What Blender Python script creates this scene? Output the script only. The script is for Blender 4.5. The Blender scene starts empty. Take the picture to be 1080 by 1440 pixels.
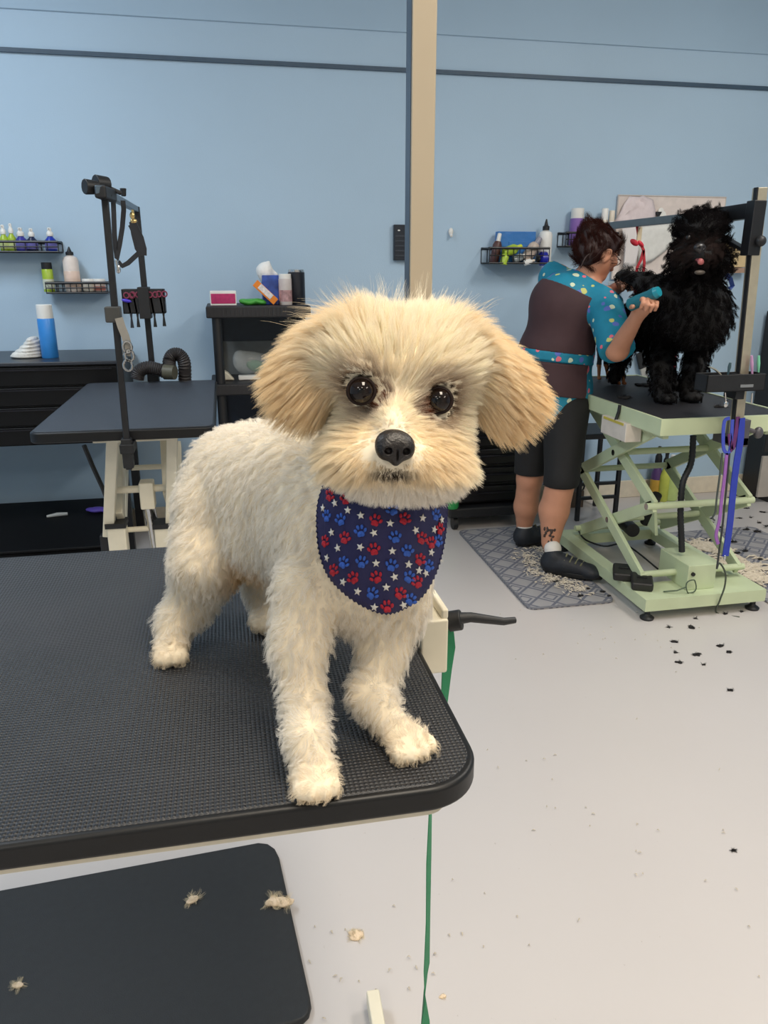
import bpy, bmesh, math, random
import numpy as np
from mathutils import Vector, Matrix, Euler, kdtree
random.seed(7); RS = np.random.RandomState(11)
S = bpy.context.scene; COL = S.collection
PI = math.pi

# ------------------------------------------------------------ camera
F, HOR, H = 1075., 380., 1.32
PITCH = math.atan((720-HOR)/F); YAW = math.radians(11.5)
FW = Vector((math.sin(YAW)*math.cos(PITCH), math.cos(YAW)*math.cos(PITCH), -math.sin(PITCH)))
RT = Vector((math.cos(YAW), -math.sin(YAW), 0)); UP = RT.cross(FW)
EYE = Vector((0, 0, H))
cd = bpy.data.cameras.new('camera'); cam = bpy.data.objects.new('camera', cd); COL.objects.link(cam)
cam.matrix_world = Matrix(((RT.x, UP.x, -FW.x, 0), (RT.y, UP.y, -FW.y, 0), (RT.z, UP.z, -FW.z, H), (0, 0, 0, 1)))
cd.sensor_fit = 'HORIZONTAL'; cd.sensor_width = 36; cd.lens = 36*F/1080; cd.clip_start = .01; cd.clip_end = 60
S.camera = cam
def at(px, py, Y):
    """the point of the room at depth Y that the photograph shows at (px, py)"""
    d = FW + RT*((px-540)/F) + UP*((720-py)/F)
    return EYE + d*(Y/d.y)
def on(px, py, Z=0.):
    d = FW + RT*((px-540)/F) + UP*((720-py)/F)
    return EYE + d*((Z-H)/d.z)
def depth(p): return (Vector(p)-EYE).dot(FW)
def ppx(p): return depth(p)/F      # metres per pixel there

# ------------------------------------------------------------ materials
def lin(c):
    return tuple(((v/255)/12.92 if v/255 <= .04045 else ((v/255+.055)/1.055)**2.4) for v in c)
MATS = {}
def mat(name, rgb, rough=.5, metal=0., var=.06, scale=30., bump=0., bscale=200., alpha=1., trans=0., spec=.5, emit=0., coat=0., sheen=0.):
    if name in MATS: return MATS[name]
    m = bpy.data.materials.new(name); m.use_nodes = True; nt = m.node_tree; b = nt.nodes['Principled BSDF']
    c = lin(rgb)
    tc = nt.nodes.new('ShaderNodeTexCoord'); n = nt.nodes.new('ShaderNodeTexNoise'); n.inputs['Scale'].default_value = scale
    n.inputs['Detail'].default_value = 3
    nt.links.new(tc.outputs['Object'], n.inputs['Vector'])
    r = nt.nodes.new('ShaderNodeValToRGB'); r.color_ramp.elements[0].position = .3; r.color_ramp.elements[1].position = .7
    r.color_ramp.elements[0].color = tuple(v*(1-var) for v in c)+(1,); r.color_ramp.elements[1].color = tuple(min(1, v*(1+var)) for v in c)+(1,)
    nt.links.new(n.outputs['Fac'], r.inputs['Fac']); nt.links.new(r.outputs['Color'], b.inputs['Base Color'])
    b.inputs['Roughness'].default_value = rough; b.inputs['Metallic'].default_value = metal
    b.inputs['Alpha'].default_value = alpha; b.inputs['Transmission Weight'].default_value = trans
    b.inputs['Specular IOR Level'].default_value = spec; b.inputs['Coat Weight'].default_value = coat
    b.inputs['Sheen Weight'].default_value = sheen
    if emit: b.inputs['Emission Color'].default_value = c+(1,); b.inputs['Emission Strength'].default_value = emit
    if bump:
        n2 = nt.nodes.new('ShaderNodeTexNoise'); n2.inputs['Scale'].default_value = bscale
        nt.links.new(tc.outputs['Object'], n2.inputs['Vector'])
        bp = nt.nodes.new('ShaderNodeBump'); bp.inputs['Strength'].default_value = 1; bp.inputs['Distance'].default_value = bump
        nt.links.new(n2.outputs['Fac'], bp.inputs['Height']); nt.links.new(bp.outputs['Normal'], b.inputs['Normal'])
    MATS[name] = m; return m
class NT:
    """small helper to wire maths nodes"""
    def __init__(s, m): s.m = m; s.nt = m.node_tree; s.b = s.nt.nodes['Principled BSDF']
    def n(s, t, **k):
        x = s.nt.nodes.new(t)
        for a, v in k.items(): setattr(x, a, v)
        return x
    def put(s, v, sock):
        if isinstance(v, (int, float)): sock.default_value = v
        else: s.nt.links.new(v, sock)
    def ma(s, op, a, b=None, c=None):
        x = s.n('ShaderNodeMath', operation=op); s.put(a, x.inputs[0])
        if b is not None: s.put(b, x.inputs[1])
        if c is not None: s.put(c, x.inputs[2])
        return x.outputs[0]
    def xyz(s, which='Object'):
        t = s.n('ShaderNodeTexCoord'); x = s.n('ShaderNodeSeparateXYZ'); s.nt.links.new(t.outputs[which], x.inputs[0]); return x.outputs
    def mix(s, f, c1, c2):
        x = s.n('ShaderNodeMix', data_type='RGBA'); s.put(f, x.inputs[0])
        for v, k in ((c1, 6), (c2, 7)):
            if isinstance(v, tuple): x.inputs[k].default_value = v+(1,)
            else: s.nt.links.new(v, x.inputs[k])
        return x.outputs[2]

# ------------------------------------------------------------ objects
def empty(name, loc):
    o = bpy.data.objects.new(name, None); o.location = loc; o.empty_display_size = .05; COL.objects.link(o); return o
def tag(o, label=None, cat=None, group=None, kind=None):
    if label: o['label'] = label
    if cat: o['category'] = cat
    if group: o['group'] = group
    if kind: o['kind'] = kind
    return o
def thing(name, label, cat, loc=(0, 0, 0), group=None): return tag(empty(name, loc), label, cat, group)
def root_loc(p):
    v = Vector((0, 0, 0))
    while p is not None: v += p.location; p = p.parent
    return v
def link(name, me, mats, parent=None, origin=None):
    """one mesh object; vertices come in room coordinates"""
    o = bpy.data.objects.new(name, me); COL.objects.link(o)
    for m in (mats if isinstance(mats, (list, tuple)) else [mats]): me.materials.append(m)
    base = root_loc(parent)
    if origin is None: origin = base
    origin = Vector(origin); o.location = origin-base
    me.transform(Matrix.Translation(-origin)); o.parent = parent
    return o
class MB:
    def __init__(s): s.v = []; s.f = []; s.m = []; s.cur = 0
    def add(s, V, Fc):
        k = len(s.v); s.v += [tuple(p) for p in V]; s.f += [tuple(i+k for i in f) for f in Fc]; s.m += [s.cur]*len(Fc); return s
    def mi(s, i): s.cur = i; return s
    def box(s, lo, hi, rot=None, piv=None):
        lo, hi = Vector(lo), Vector(hi)
        V = [Vector((x, y, z)) for x in (lo.x, hi.x) for y in (lo.y, hi.y) for z in (lo.z, hi.z)]
        if rot is not None:
            c = Vector(piv) if piv is not None else (lo+hi)/2; R = Euler(rot).to_matrix(); V = [c+R@(p-c) for p in V]
        return s.add(V, [(0, 1, 3, 2), (4, 6, 7, 5), (0, 4, 5, 1), (2, 3, 7, 6), (0, 2, 6, 4), (1, 5, 7, 3)])
    def cbox(s, c, d, rot=None):
        c = Vector(c); d = Vector(d)/2; return s.box(c-d, c+d, rot)
    def bar(s, a, b, w, h, upv=(0, 0, 1)):
        """square bar from a to b, w wide, h along up"""
        a, b = Vector(a), Vector(b); t = (b-a).normalized(); u = Vector(upv)
        sd = t.cross(u)
        if sd.length < 1e-4: sd = t.cross(Vector((0, 1, 0)))
        sd.normalize(); u = sd.cross(t)
        V = [p+sd*(i*w/2)+u*(j*h/2) for p in (a, b) for i, j in ((-1, -1), (1, -1), (1, 1), (-1, 1))]
        return s.add(V, [(0, 1, 2, 3), (7, 6, 5, 4), (0, 4, 5, 1), (1, 5, 6, 2), (2, 6, 7, 3), (3, 7, 4, 0)])
    def tube(s, P, r, n=10, closed=False, flat=None):
        """round tube through points; r a number or one per point; flat=(w,h,up) makes a ribbon section"""
        P = [Vector(p) for p in P]; N = len(P); V = []; Fc = []
        prev = None
        for i, p in enumerate(P):
            if closed: t = P[(i+1) % N]-P[i-1]
            else: t = P[min(i+1, N-1)]-P[max(i-1, 0)]
            t.normalize()
            if prev is None:
                u = t.cross(Vector((0, 0, 1)))
                if u.length < .05: u = t.cross(Vector((0, 1, 0)))
                if flat: u = Vector(flat[2])-t*Vector(flat[2]).dot(t)
                u.normalize()
            else: u = prev-t*prev.dot(t); u.normalize()
            if flat and len(flat) > 3: u = Vector(flat[2]); u = (u-t*u.dot(t)).normalized()
            prev = u; w = t.cross(u); rr = r[i] if isinstance(r, (list, tuple)) else r
            if flat:
                for a, b in ((-1, -1), (1, -1), (1, 1), (-1, 1)): V.append(p+u*(a*flat[0]/2)+w*(b*flat[1]/2))
            else:
                for k in range(n): V.append(p+(u*math.cos(2*PI*k/n)+w*math.sin(2*PI*k/n))*rr)
        if flat: n = 4
        for i in range(N if closed else N-1):
            for k in range(n):
                a = i*n+k; b = i*n+(k+1) % n; j = (i+1) % N
                Fc.append((a, b, j*n+(k+1) % n, j*n+k))
        if not closed: Fc += [tuple(range(n))[::-1], tuple(range((N-1)*n, N*n))]
        return s.add(V, Fc)
    def cyl(s, a, b, r, r2=None, n=20):
        return s.tube([a, b], [r, r if r2 is None else r2], n)
    def lathe(s, c, prof, n=20, rot=None):
        """profile of (r, z) turned about the vertical through c"""
        c = Vector(c); R = Euler(rot).to_matrix() if rot else Matrix.Identity(3); V = []; Fc = []; N = len(prof)
        for r, z in prof:
            for k in range(n): V.append(c+R@Vector((max(r, 1e-4)*math.cos(2*PI*k/n), max(r, 1e-4)*math.sin(2*PI*k/n), z)))
        for i in range(N-1):
            for k in range(n): Fc.append((i*n+k, i*n+(k+1) % n, (i+1)*n+(k+1) % n, (i+1)*n+k))
        Fc += [tuple(range(n))[::-1], tuple(range((N-1)*n, N*n))]
        return s.add(V, Fc)
    def ell(s, c, r, rot=None, n=16, k=10):
        c = Vector(c); R = Euler(rot).to_matrix() if rot else Matrix.Identity(3); r = Vector(r) if hasattr(r, '__len__') else Vector((r, r, r))
        V = []; Fc = []
        for i in range(k+1):
            a = PI*i/k
            for j in range(n):
                b = 2*PI*j/n; sn = max(math.sin(a), 1e-3)
                V.append(c+R@Vector((r.x*sn*math.cos(b), r.y*sn*math.sin(b), r.z*math.cos(a))))
        for i in range(k):
            for j in range(n): Fc.append((i*n+j, (i+1)*n+j, (i+1)*n+(j+1) % n, i*n+(j+1) % n))
        return s.add(V, Fc)
    def prism(s, pts, vec):
        """closed outline pts swept along vec"""
        pts = [Vector(p) for p in pts]; vec = Vector(vec); n = len(pts)
        Fc = [tuple(range(n)), tuple(range(2*n-1, n-1, -1))]+[(i, i+n, (i+1) % n+n, (i+1) % n) for i in range(n)]
        return s.add(pts+[p+vec for p in pts], Fc)
    def mesh(s, name, smooth=True, ang=40):
        me = bpy.data.meshes.new(name); me.from_pydata(s.v, [], s.f)
        if max(s.m or [0]) > 0: me.polygons.foreach_set('material_index', s.m)
        bm = bmesh.new(); bm.from_mesh(me); bmesh.ops.recalc_face_normals(bm, faces=bm.faces); bm.to_mesh(me); bm.free()
        if smooth:
            me.shade_smooth(); me.set_sharp_from_angle(angle=math.radians(ang))
        return me
    def build(s, name, mats, parent=None, bevel=0, origin=None, smooth=True, seg=2):
        o = link(name, s.mesh(name, smooth), mats, parent, origin)
        if bevel:
            b = o.modifiers.new('Bevel', 'BEVEL'); b.width = bevel; b.segments = seg; b.limit_method = 'ANGLE'; b.angle_limit = math.radians(40); b.harden_normals = True
        return o
def rbox(lo, hi, r, n=6, z=True):
    """outline of a rounded rectangle in xy"""
    (x0, y0), (x1, y1) = lo, hi; out = []
    for cx, cy, a0 in ((x1-r, y1-r, 0), (x0+r, y1-r, 90), (x0+r, y0+r, 180), (x1-r, y0+r, 270)):
        for k in range(n+1):
            a = math.radians(a0+90*k/n); out.append((cx+r*math.cos(a), cy+r*math.sin(a)))
    return out
def copy_tree(o, parent=None):
    c = o.copy(); COL.objects.link(c); c.parent = parent
    for ch in list(o.children): copy_tree(ch, c)
    return c

# ------------------------------------------------------------ smooth bodies (distance field -> quads)
def R3(rot): return np.array(Euler(rot).to_matrix())
def cap(a, b, ra, rb, k=.015): return ('c', np.array(a, float), np.array(b, float), ra, rb, k)
def elp(c, r, rot=(0, 0, 0), k=.015): return ('e', np.array(c, float), np.array(r, float), R3(rot), k)
def field(prims, h, pad=.02, post=None, grow=0.):
    lo = np.full(3, 1e9); hi = -lo
    def bb(p):
        if p[0] == 'c': r = max(p[3], p[4]); return np.minimum(p[1], p[2])-r, np.maximum(p[1], p[2])+r
        r = max(p[2]); return p[1]-r, p[1]+r
    for p in prims:
        a, b = bb(p); lo = np.minimum(lo, a); hi = np.maximum(hi, b)
    lo -= pad+grow; hi += pad+grow; n = np.ceil((hi-lo)/h).astype(int)+1
    G = np.full(n, .5, np.float32)
    for p in prims:
        a, b = bb(p); k = p[-1]; mg = abs(k)+grow+.012
        i0 = np.maximum(((a-mg-lo)/h).astype(int), 0); i1 = np.minimum(((b+mg-lo)/h).astype(int)+2, n)
        sl = tuple(slice(i0[q], i1[q]) for q in range(3))
        X, Y, Z = np.meshgrid(*[lo[q]+h*np.arange(i0[q], i1[q]) for q in range(3)], indexing='ij')
        Q = np.stack([X, Y, Z], -1).astype(np.float32)
        if p[0] == 'c':
            ab = p[2]-p[1]; t = np.clip(((Q-p[1])@ab)/max(ab@ab, 1e-9), 0, 1)
            d = np.linalg.norm(Q-p[1]-t[..., None]*ab, axis=-1)-(p[3]+(p[4]-p[3])*t)
        else:
            L = (Q-p[1])@p[3]; k0 = np.linalg.norm(L/p[2], axis=-1); k1 = np.linalg.norm(L/(p[2]**2), axis=-1)+1e-9
            d = k0*(k0-1)/k1
        d = d-grow; g = G[sl]
        if k < 0: G[sl] = np.maximum(g, -d)        # carve
        else:
            hh = np.clip(.5+.5*(g-d)/k, 0, 1); G[sl] = g*(1-hh)+d*hh-k*hh*(1-hh)
    if post is not None:
        X, Y, Z = np.meshgrid(*[lo[q]+h*np.arange(n[q]) for q in range(3)], indexing='ij', sparse=True); G = post(G, X, Y, Z).astype(np.float32)
    return G, lo
def net(G, lo, h):
    s = G < 0; nx, ny, nz = [q-1 for q in G.shape]
    cnt = np.zeros((nx, ny, nz), np.int8)
    for dx in (0, 1):
        for dy in (0, 1):
            for dz in (0, 1): cnt += s[dx:nx+dx, dy:ny+dy, dz:nz+dz]
    act = np.argwhere((cnt > 0) & (cnt < 8)); idx = np.full((nx, ny, nz), -1, np.int64); idx[tuple(act.T)] = np.arange(len(act))
    P = np.zeros((len(act), 3)); W = np.zeros(len(act))
    for ax in range(3):
        for u in (0, 1):
            for v in (0, 1):
                o0 = [0, 0, 0]; oth = [q for q in range(3) if q != ax]; o0[oth[0]] = u; o0[oth[1]] = v; o1 = list(o0); o1[ax] = 1
                a = G[tuple((act+o0).T)]; b = G[tuple((act+o1).T)]; m = (a < 0) != (b < 0); t = np.where(m, a/np.where(m, a-b, 1), 0)
                q = np.array(o0)+np.zeros((len(act), 3)); q[:, ax] = t; P += q*m[:, None]; W += m
    V = lo+h*(act+P/W[:, None]); Fs = []
    for ax in range(3):
        b, c = [(ax+1) % 3, (ax+2) % 3]
        sl0 = [slice(1, None)]*3; sl0[ax] = slice(0, -1); sl1 = [slice(1, None)]*3; sl1[ax] = slice(1, None)
        s0 = s[tuple(sl0)]; s1 = s[tuple(sl1)]
        for flip, mm in ((False, s0 & ~s1), (True, ~s0 & s1)):
            e = np.argwhere(mm); e[:, b] += 1; e[:, c] += 1
            if not len(e): continue
            ok = (e[:, b] < [nx, ny, nz][b]) & (e[:, c] < [nx, ny, nz][c]); e = e[ok]
            db = np.zeros(3, int); db[b] = 1; dc = np.zeros(3, int); dc[c] = 1
            q = np.stack([idx[tuple((e-db-dc).T)], idx[tuple((e-dc).T)], idx[tuple(e.T)], idx[tuple((e-db).T)]], 1)
            Fs.append(q[:, ::-1] if flip else q)
    Fq = np.concatenate(Fs); Fq = Fq[(Fq >= 0).all(1)]
    return V, Fq
def blob_arrays(prims, h, **k):
    G, lo = field(prims, h, **k); return net(G, lo, h)
def blob(name, prims, h, mats, parent=None, origin=None, **k):
    V, Fq = blob_arrays(prims, h, **k)
    me = bpy.data.meshes.new(name); me.from_pydata(V.tolist(), [], Fq.tolist()); me.shade_smooth()
    return link(name, me, mats, parent, origin), V, Fq

# ------------------------------------------------------------ fur
def nrm(a): return a/(np.linalg.norm(a, axis=-1, keepdims=True)+1e-9)
def roots(V, Fq, N, weight=None):
    A, B, C, D = [V[Fq[:, i]] for i in range(4)]; nn = np.cross(C-A, D-B); ar = np.linalg.norm(nn, axis=1)/2
    VN = np.zeros_like(V)
    for i in range(4): np.add.at(VN, Fq[:, i], nn)
    w = ar*(weight((A+B+C+D)/4) if weight is not None else 1); f = RS.choice(len(Fq), N, p=w/w.sum())
    u, v = RS.rand(N, 1), RS.rand(N, 1); q = Fq[f]
    bl = lambda M: (M[q[:, 0]]*(1-u)+M[q[:, 1]]*u)*(1-v)+(M[q[:, 3]]*(1-u)+M[q[:, 2]]*u)*v
    return bl(V), nrm(bl(nrm(VN)))
def fur(name, V, Fq, N, length, groom, material, parent, radius=.00012, K=6, lift=.5, clump=.6, per=30, wave=0., freq=9., weight=None, tint=None, jit=.25, tipr=.25, floorz=None, lab=None, ref=None):
    P, n = roots(V, Fq, N, weight); L = length(P)*(.65+.6*RS.rand(N)); g = nrm(groom(P, n)); t = np.linspace(0, 1, K)
    M = max(4, N//per); kd = kdtree.KDTree(M)
    for i in range(M): kd.insert(P[i], i)
    kd.balance(); gi = np.array([kd.find(p)[1] for p in P]); gi[:M] = np.arange(M)
    rj = RS.randn(N, 3)*jit; gj = RS.randn(M, 3)*jit*.9
    g0 = g-n*np.clip((g*n).sum(1, keepdims=True), -1, 0)      # never groom into the skin
    S_ = np.zeros((N, K, 3)); S_[:, 0] = P-n*.001; ph = RS.rand(M)*6.28; uu = nrm(np.cross(n[:M], RS.randn(M, 3))); vv = np.cross(n[:M], uu)
    for k in range(1, K):
        w = t[k]**.7; d = nrm(n*lift*(1.25-w)+g0*(.35+w)+rj*.35+gj[gi]*.9); S_[:, k] = S_[:, k-1]+d*(L/(K-1))[:, None]
    if wave:
        for k in range(1, K):
            a = wave*L*t[k]**.8; S_[:, k] += a[:, None]*(uu[gi]*np.sin(freq*t[k]+ph[gi])[:, None]+vv[gi]*np.cos(freq*t[k]*.9+ph[gi])[:, None])
    Gd = S_[:M].copy()
    for k in range(1, K):
        c = clump*t[k]**.9; S_[:, k] = S_[:, k]*(1-c)+Gd[gi, k]*c
    if floorz is not None: S_[..., 2] = np.maximum(S_[..., 2], floorz)
    cu = bpy.data.hair_curves.new(name); cu.add_curves([K]*N)
    base = np.array(root_loc(parent)); cu.attributes['position'].data.foreach_set('vector', (S_-base).astype(np.float32).ravel())
    ra = cu.attributes.get('radius') or cu.attributes.new('radius', 'FLOAT', 'POINT')
    ra.data.foreach_set('value', np.tile(radius*(1-(1-tipr)*t**1.5), N).astype(np.float32))
    if tint is not None:
        c = tint(P, gi); ca = cu.attributes.new('tint', 'FLOAT_COLOR', 'CURVE')
        ca.data.foreach_set('color', np.concatenate([c, np.ones((N, 1))], 1).astype(np.float32).ravel())
    cu.materials.append(material); o = bpy.data.objects.new(name, cu); COL.objects.link(o); o.parent = parent
    if lab: o['label'] = lab
    return o
def fur_mat(name, col=None, rough=.45, trans=.35, spec=.12):
    m = bpy.data.materials.new(name); m.use_nodes = True; nt = m.node_tree; nt.nodes.remove(nt.nodes['Principled BSDF']); out = nt.nodes['Material Output']
    d = nt.nodes.new('ShaderNodeBsdfDiffuse'); tr = nt.nodes.new('ShaderNodeBsdfTranslucent'); h = nt.nodes.new('ShaderNodeBsdfHair'); h.component = 'Reflection'
    h.inputs['RoughnessU'].default_value = rough; h.inputs['RoughnessV'].default_value = .8
    m1 = nt.nodes.new('ShaderNodeMixShader'); m1.inputs[0].default_value = trans; m2 = nt.nodes.new('ShaderNodeMixShader'); m2.inputs[0].default_value = spec
    if col is None:
        a = nt.nodes.new('ShaderNodeAttribute'); a.attribute_name = 'tint'; src = a.outputs['Color']
    else:
        hi_ = nt.nodes.new('ShaderNodeHairInfo'); r = nt.nodes.new('ShaderNodeValToRGB'); r.color_ramp.elements[0].color = tuple(v*.7 for v in col)+(1,); r.color_ramp.elements[1].color = tuple(min(1, v*1.3) for v in col)+(1,)
        nt.links.new(hi_.outputs['Random'], r.inputs['Fac']); src = r.outputs['Color']
    for x in (d, tr, h): nt.links.new(src, x.inputs['Color'])
    nt.links.new(d.outputs[0], m1.inputs[1]); nt.links.new(tr.outputs[0], m1.inputs[2]); nt.links.new(m1.outputs[0], m2.inputs[1]); nt.links.new(h.outputs[0], m2.inputs[2])
    nt.links.new(m2.outputs[0], out.inputs['Surface']); return m
# ------------------------------------------------------------ shared materials
BLACKM = mat('black_metal', (22, 23, 27), .42, var=.15)
BLACKP = mat('black_plastic', (24, 25, 28), .5, var=.12, bump=.0003)
CREAM = mat('cream_enamel', (226, 219, 198), .38, var=.03)
CHROME = mat('chrome', (205, 205, 205), .2, 1.)
WHITEP = mat('white_plastic', (235, 234, 230), .4, var=.02)
GREENM = mat('pale_green_enamel', (196, 208, 172), .4, var=.05, scale=8)
RUBBER = mat('black_rubber', (20, 21, 24), .55, var=.1)

# ------------------------------------------------------------ the room
WY = 4.1
wm = mat('wall_paint', (175, 201, 223), .62, var=.03, scale=1.3, bump=.0004, bscale=160)
fm = mat('floor_paint', (199, 194, 192), .3, var=.02, scale=1.5, bump=.0002, bscale=40)
t = NT(fm); X = t.xyz()
n1 = t.n('ShaderNodeTexNoise'); n1.inputs['Scale'].default_value = 70; n1.inputs['Detail'].default_value = 5
tc = t.n('ShaderNodeTexCoord'); t.nt.links.new(tc.outputs['Object'], n1.inputs['Vector'])
sp = t.ma('GREATER_THAN', n1.outputs['Fac'], .74); old = t.b.inputs['Base Color'].links[0].from_socket
t.nt.links.new(t.mix(t.ma('MULTIPLY', sp, .35), old, lin((150, 140, 128))), t.b.inputs['Base Color'])
def struct(name, mb, m, **k): return tag(mb.build(name, m, **k), kind='structure')
XL, XR, YF, CZ = -3.2, 5.2, -3.4, 3.1
struct('floor', MB().box((XL, YF, -.1), (XR, WY+.12, 0)), fm)
struct('ceiling', MB().box((XL, YF, CZ), (XR, WY+.12, CZ+.1)), mat('ceiling_paint', (225, 226, 224), .8))
struct('wall_back', MB().box((XL, WY, 0), (XR, WY+.12, CZ)), wm)
struct('wall_left', MB().box((XL-.12, YF, 0), (XL, WY+.12, CZ)), wm)
struct('wall_right', MB().box((XR, YF, 0), (XR+.12, WY+.12, CZ)), wm)
struct('wall_front', MB().box((XL, YF-.12, 0), (XR, YF, CZ)), mat('front_wall_paint', (214, 212, 206), .7))
g = MB(); za = at(0, 70, WY-.006).z; zb = at(1080, 124, WY-.006).z
g.box((XL, WY-.012, (za+zb)/2-.009), (XR, WY, (za+zb)/2+.009)); struct('trim_1', g, mat('trim_paint', (62, 84, 104), .5))
g = MB(); g.box((XL, WY-.008, (za+zb)/2+.16), (XR, WY, CZ)); struct('trim_2', g, mat('upper_wall_paint', (168, 195, 218), .62, var=.03, scale=1.5), bevel=.006)
g = MB(); g.box((XL, WY-.016, 0), (XR, WY, .105)); struct('baseboard_back', g, mat('baseboard_paint', (226, 216, 196), .45), bevel=.004)
# lights of the ceiling
def ceiling_light(x, y, sx, sy, power, col, lab):
    t = thing('ceiling_light', lab, 'ceiling light', (x, y, CZ), 'ceiling lights')
    f = MB(); f.box((x-sx/2-.03, y-sy/2-.03, CZ-.03), (x+sx/2+.03, y+sy/2+.03, CZ-.002)); f.build('frame', WHITEP, t)
    d = MB(); d.box((x-sx/2, y-sy/2, CZ-.036), (x+sx/2, y+sy/2, CZ-.031)); d.build('diffuser', mat('light_diffuser', (255, 250, 240), .5, emit=2.5), t)
    l = bpy.data.lights.new('ceiling_lamp', 'AREA'); l.shape = 'RECTANGLE'; l.size = sx; l.size_y = sy; l.energy = power; l.color = col
    o = bpy.data.objects.new('ceiling_lamp', l); COL.objects.link(o); o.location = (x, y, CZ-.05)
WARM = (1., .87, .70); NEUT = (1., .95, .88); COOL = (.80, .90, 1.)
ceiling_light(.55, .05, .6, 1.2, 50, WARM, 'rectangular ceiling light panel over the near grooming table')
ceiling_light(-1.5, 2.3, .6, 1.2, 40, COOL, 'rectangular ceiling light panel over the empty black grooming table')
ceiling_light(2.4, 1.6, .6, 1.2, 44, NEUT, 'rectangular ceiling light panel over the pale green lift table')
ceiling_light(-1.5, -1.6, .6, 1.2, 26, NEUT, 'rectangular ceiling light panel behind the camera, by wall_left')
ceiling_light(2.4, -1.6, .6, 1.2, 26, WARM, 'rectangular ceiling light panel behind the camera, by wall_right')

# ------------------------------------------------------------ near grooming table
def rubber_top_mat(name, rgb, sx=.0043, sy=.0045):
    m = mat(name, rgb, .38, var=.12, scale=14, spec=.5)
    t = NT(m); X = t.xyz(); u = t.ma('MULTIPLY', X[0], PI/sx*1.0); v = t.ma('MULTIPLY', X[1], PI/sy*1.0)
    h = t.ma('MULTIPLY', t.ma('ABSOLUTE', t.ma('SINE', u)), t.ma('ABSOLUTE', t.ma('SINE', v)))
    h = t.ma('POWER', h, 1.5)
    bp = t.n('ShaderNodeBump'); bp.inputs['Distance'].default_value = .0017; bp.inputs['Strength'].default_value = 1.
    t.nt.links.new(h, bp.inputs['Height']); t.nt.links.new(bp.outputs['Normal'], t.b.inputs['Normal'])
    return m
TZ, TX1, TY0, TY1 = .90, .202, .529, 1.196
nt_ = thing('grooming_table', 'near grooming table with ribbed black rubber top, carrying the cream-coloured dog', 'grooming table', (-.44, .86, 0))
TX0 = -1.06
pr = MB(); o2 = rbox((TX0, TY0), (TX1, TY1), .055, 12); pr.prism([(x, y, TZ-.0245) for x, y in o2], (0, 0, .0235))
pr.build('edge_band', mat('edge_rubber', (19, 20, 22), .42, var=.08, bump=.0001, spec=.35), nt_, bevel=.0045, seg=3)
pr = MB(); o2 = rbox((TX0+.006, TY0+.006), (TX1-.006, TY1-.006), .050, 12); pr.prism([(x, y, TZ-.012) for x, y in o2], (0, 0, .012))
pr.build('tabletop', rubber_top_mat('ribbed_rubber', (47, 48, 51)), nt_, bevel=.0015)
pr = MB(); pr.prism([(x, y, TZ-.0285) for x, y in rbox((TX0+.02, TY0+.003), (TX1-.035, TY1-.02), .02)], (0, 0, .0042))
pr.build('underframe', mat('under_frame', (196, 188, 170), .5), nt_)
# the foot whose end shows on the floor, the crossbar and the lifting column
fo = MB(); A = on(524, 1391, .045); fo.bar((A.x, A.y, .028), (A.x-.015, .62, .028), .024, .034); fo.build('foot', CREAM, nt_, bevel=.003)
fo = MB(); fo.bar((-.92, A.y, .028), (-.92, .62, .028), .024, .034); fo.build('foot', CREAM, nt_, bevel=.003)
fo = MB(); fo.bar((-.92, .80, .034), (A.x-.01, .80, .034), .05, .03); fo.build('crossbar', CREAM, nt_, bevel=.003)
fo = MB(); fo.bar((-.72, .80, .05), (-.72, .80, .84), .07, .07, (0, 1, 0)); fo.bar((-.95, .80, .835), (.1, .80, .835), .05, .025); fo.build('column', CREAM, nt_, bevel=.004)

# the arm post of the near table
ap = thing('grooming_arm_post', 'tall beige square metal post clamped to the near table behind the dog', 'grooming arm', (.215, .81, TZ-.05))
PX, PY, PW = .2045, .822, .0245
p = MB(); p.bar((PX, PY, .80), (PX, PY, 2.35), PW, PW, (0, 1, 0))
p.build('post', mat('satin_aluminium', (198, 185, 164), .36, .45, var=.03, scale=6), ap, bevel=.0015)
p = MB(); p.box((PX-PW/2-.0006, PY-PW/2+.002, .95), (PX-PW/2+.001, PY+PW/2-.002, 2.33)); p = p.build('side_track', mat('track_grey', (74, 86, 100), .35, .5), ap)
c = MB(); c.box((.203, .780, .862), (.236, .85, .932)); c.box((.228, .783, .93), (.2365, .845, .944)); c.build('clamp', CREAM, ap, bevel=.003)
k1 = at(637, 873, .80)
k = MB(); k.cyl((.237, .80, k1.z-.001), (.243, .80, k1.z), .0055); k.cyl((.242, .803, k1.z-.002), (.257, .797, k1.z+.002), .0125, .0125, 18)
kn = k.build('knob', RUBBER, ap, bevel=.002)
hd = MB(); e = at(724, 872, .80); hd.tube([(.253, .797, k1.z+.004), (.268, .797, k1.z+.004), (.31, .797, e.z+.001), tuple(e)], [.0075, .0062, .0048, .0040], 14); hd.build('handle', BLACKP, kn)
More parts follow.
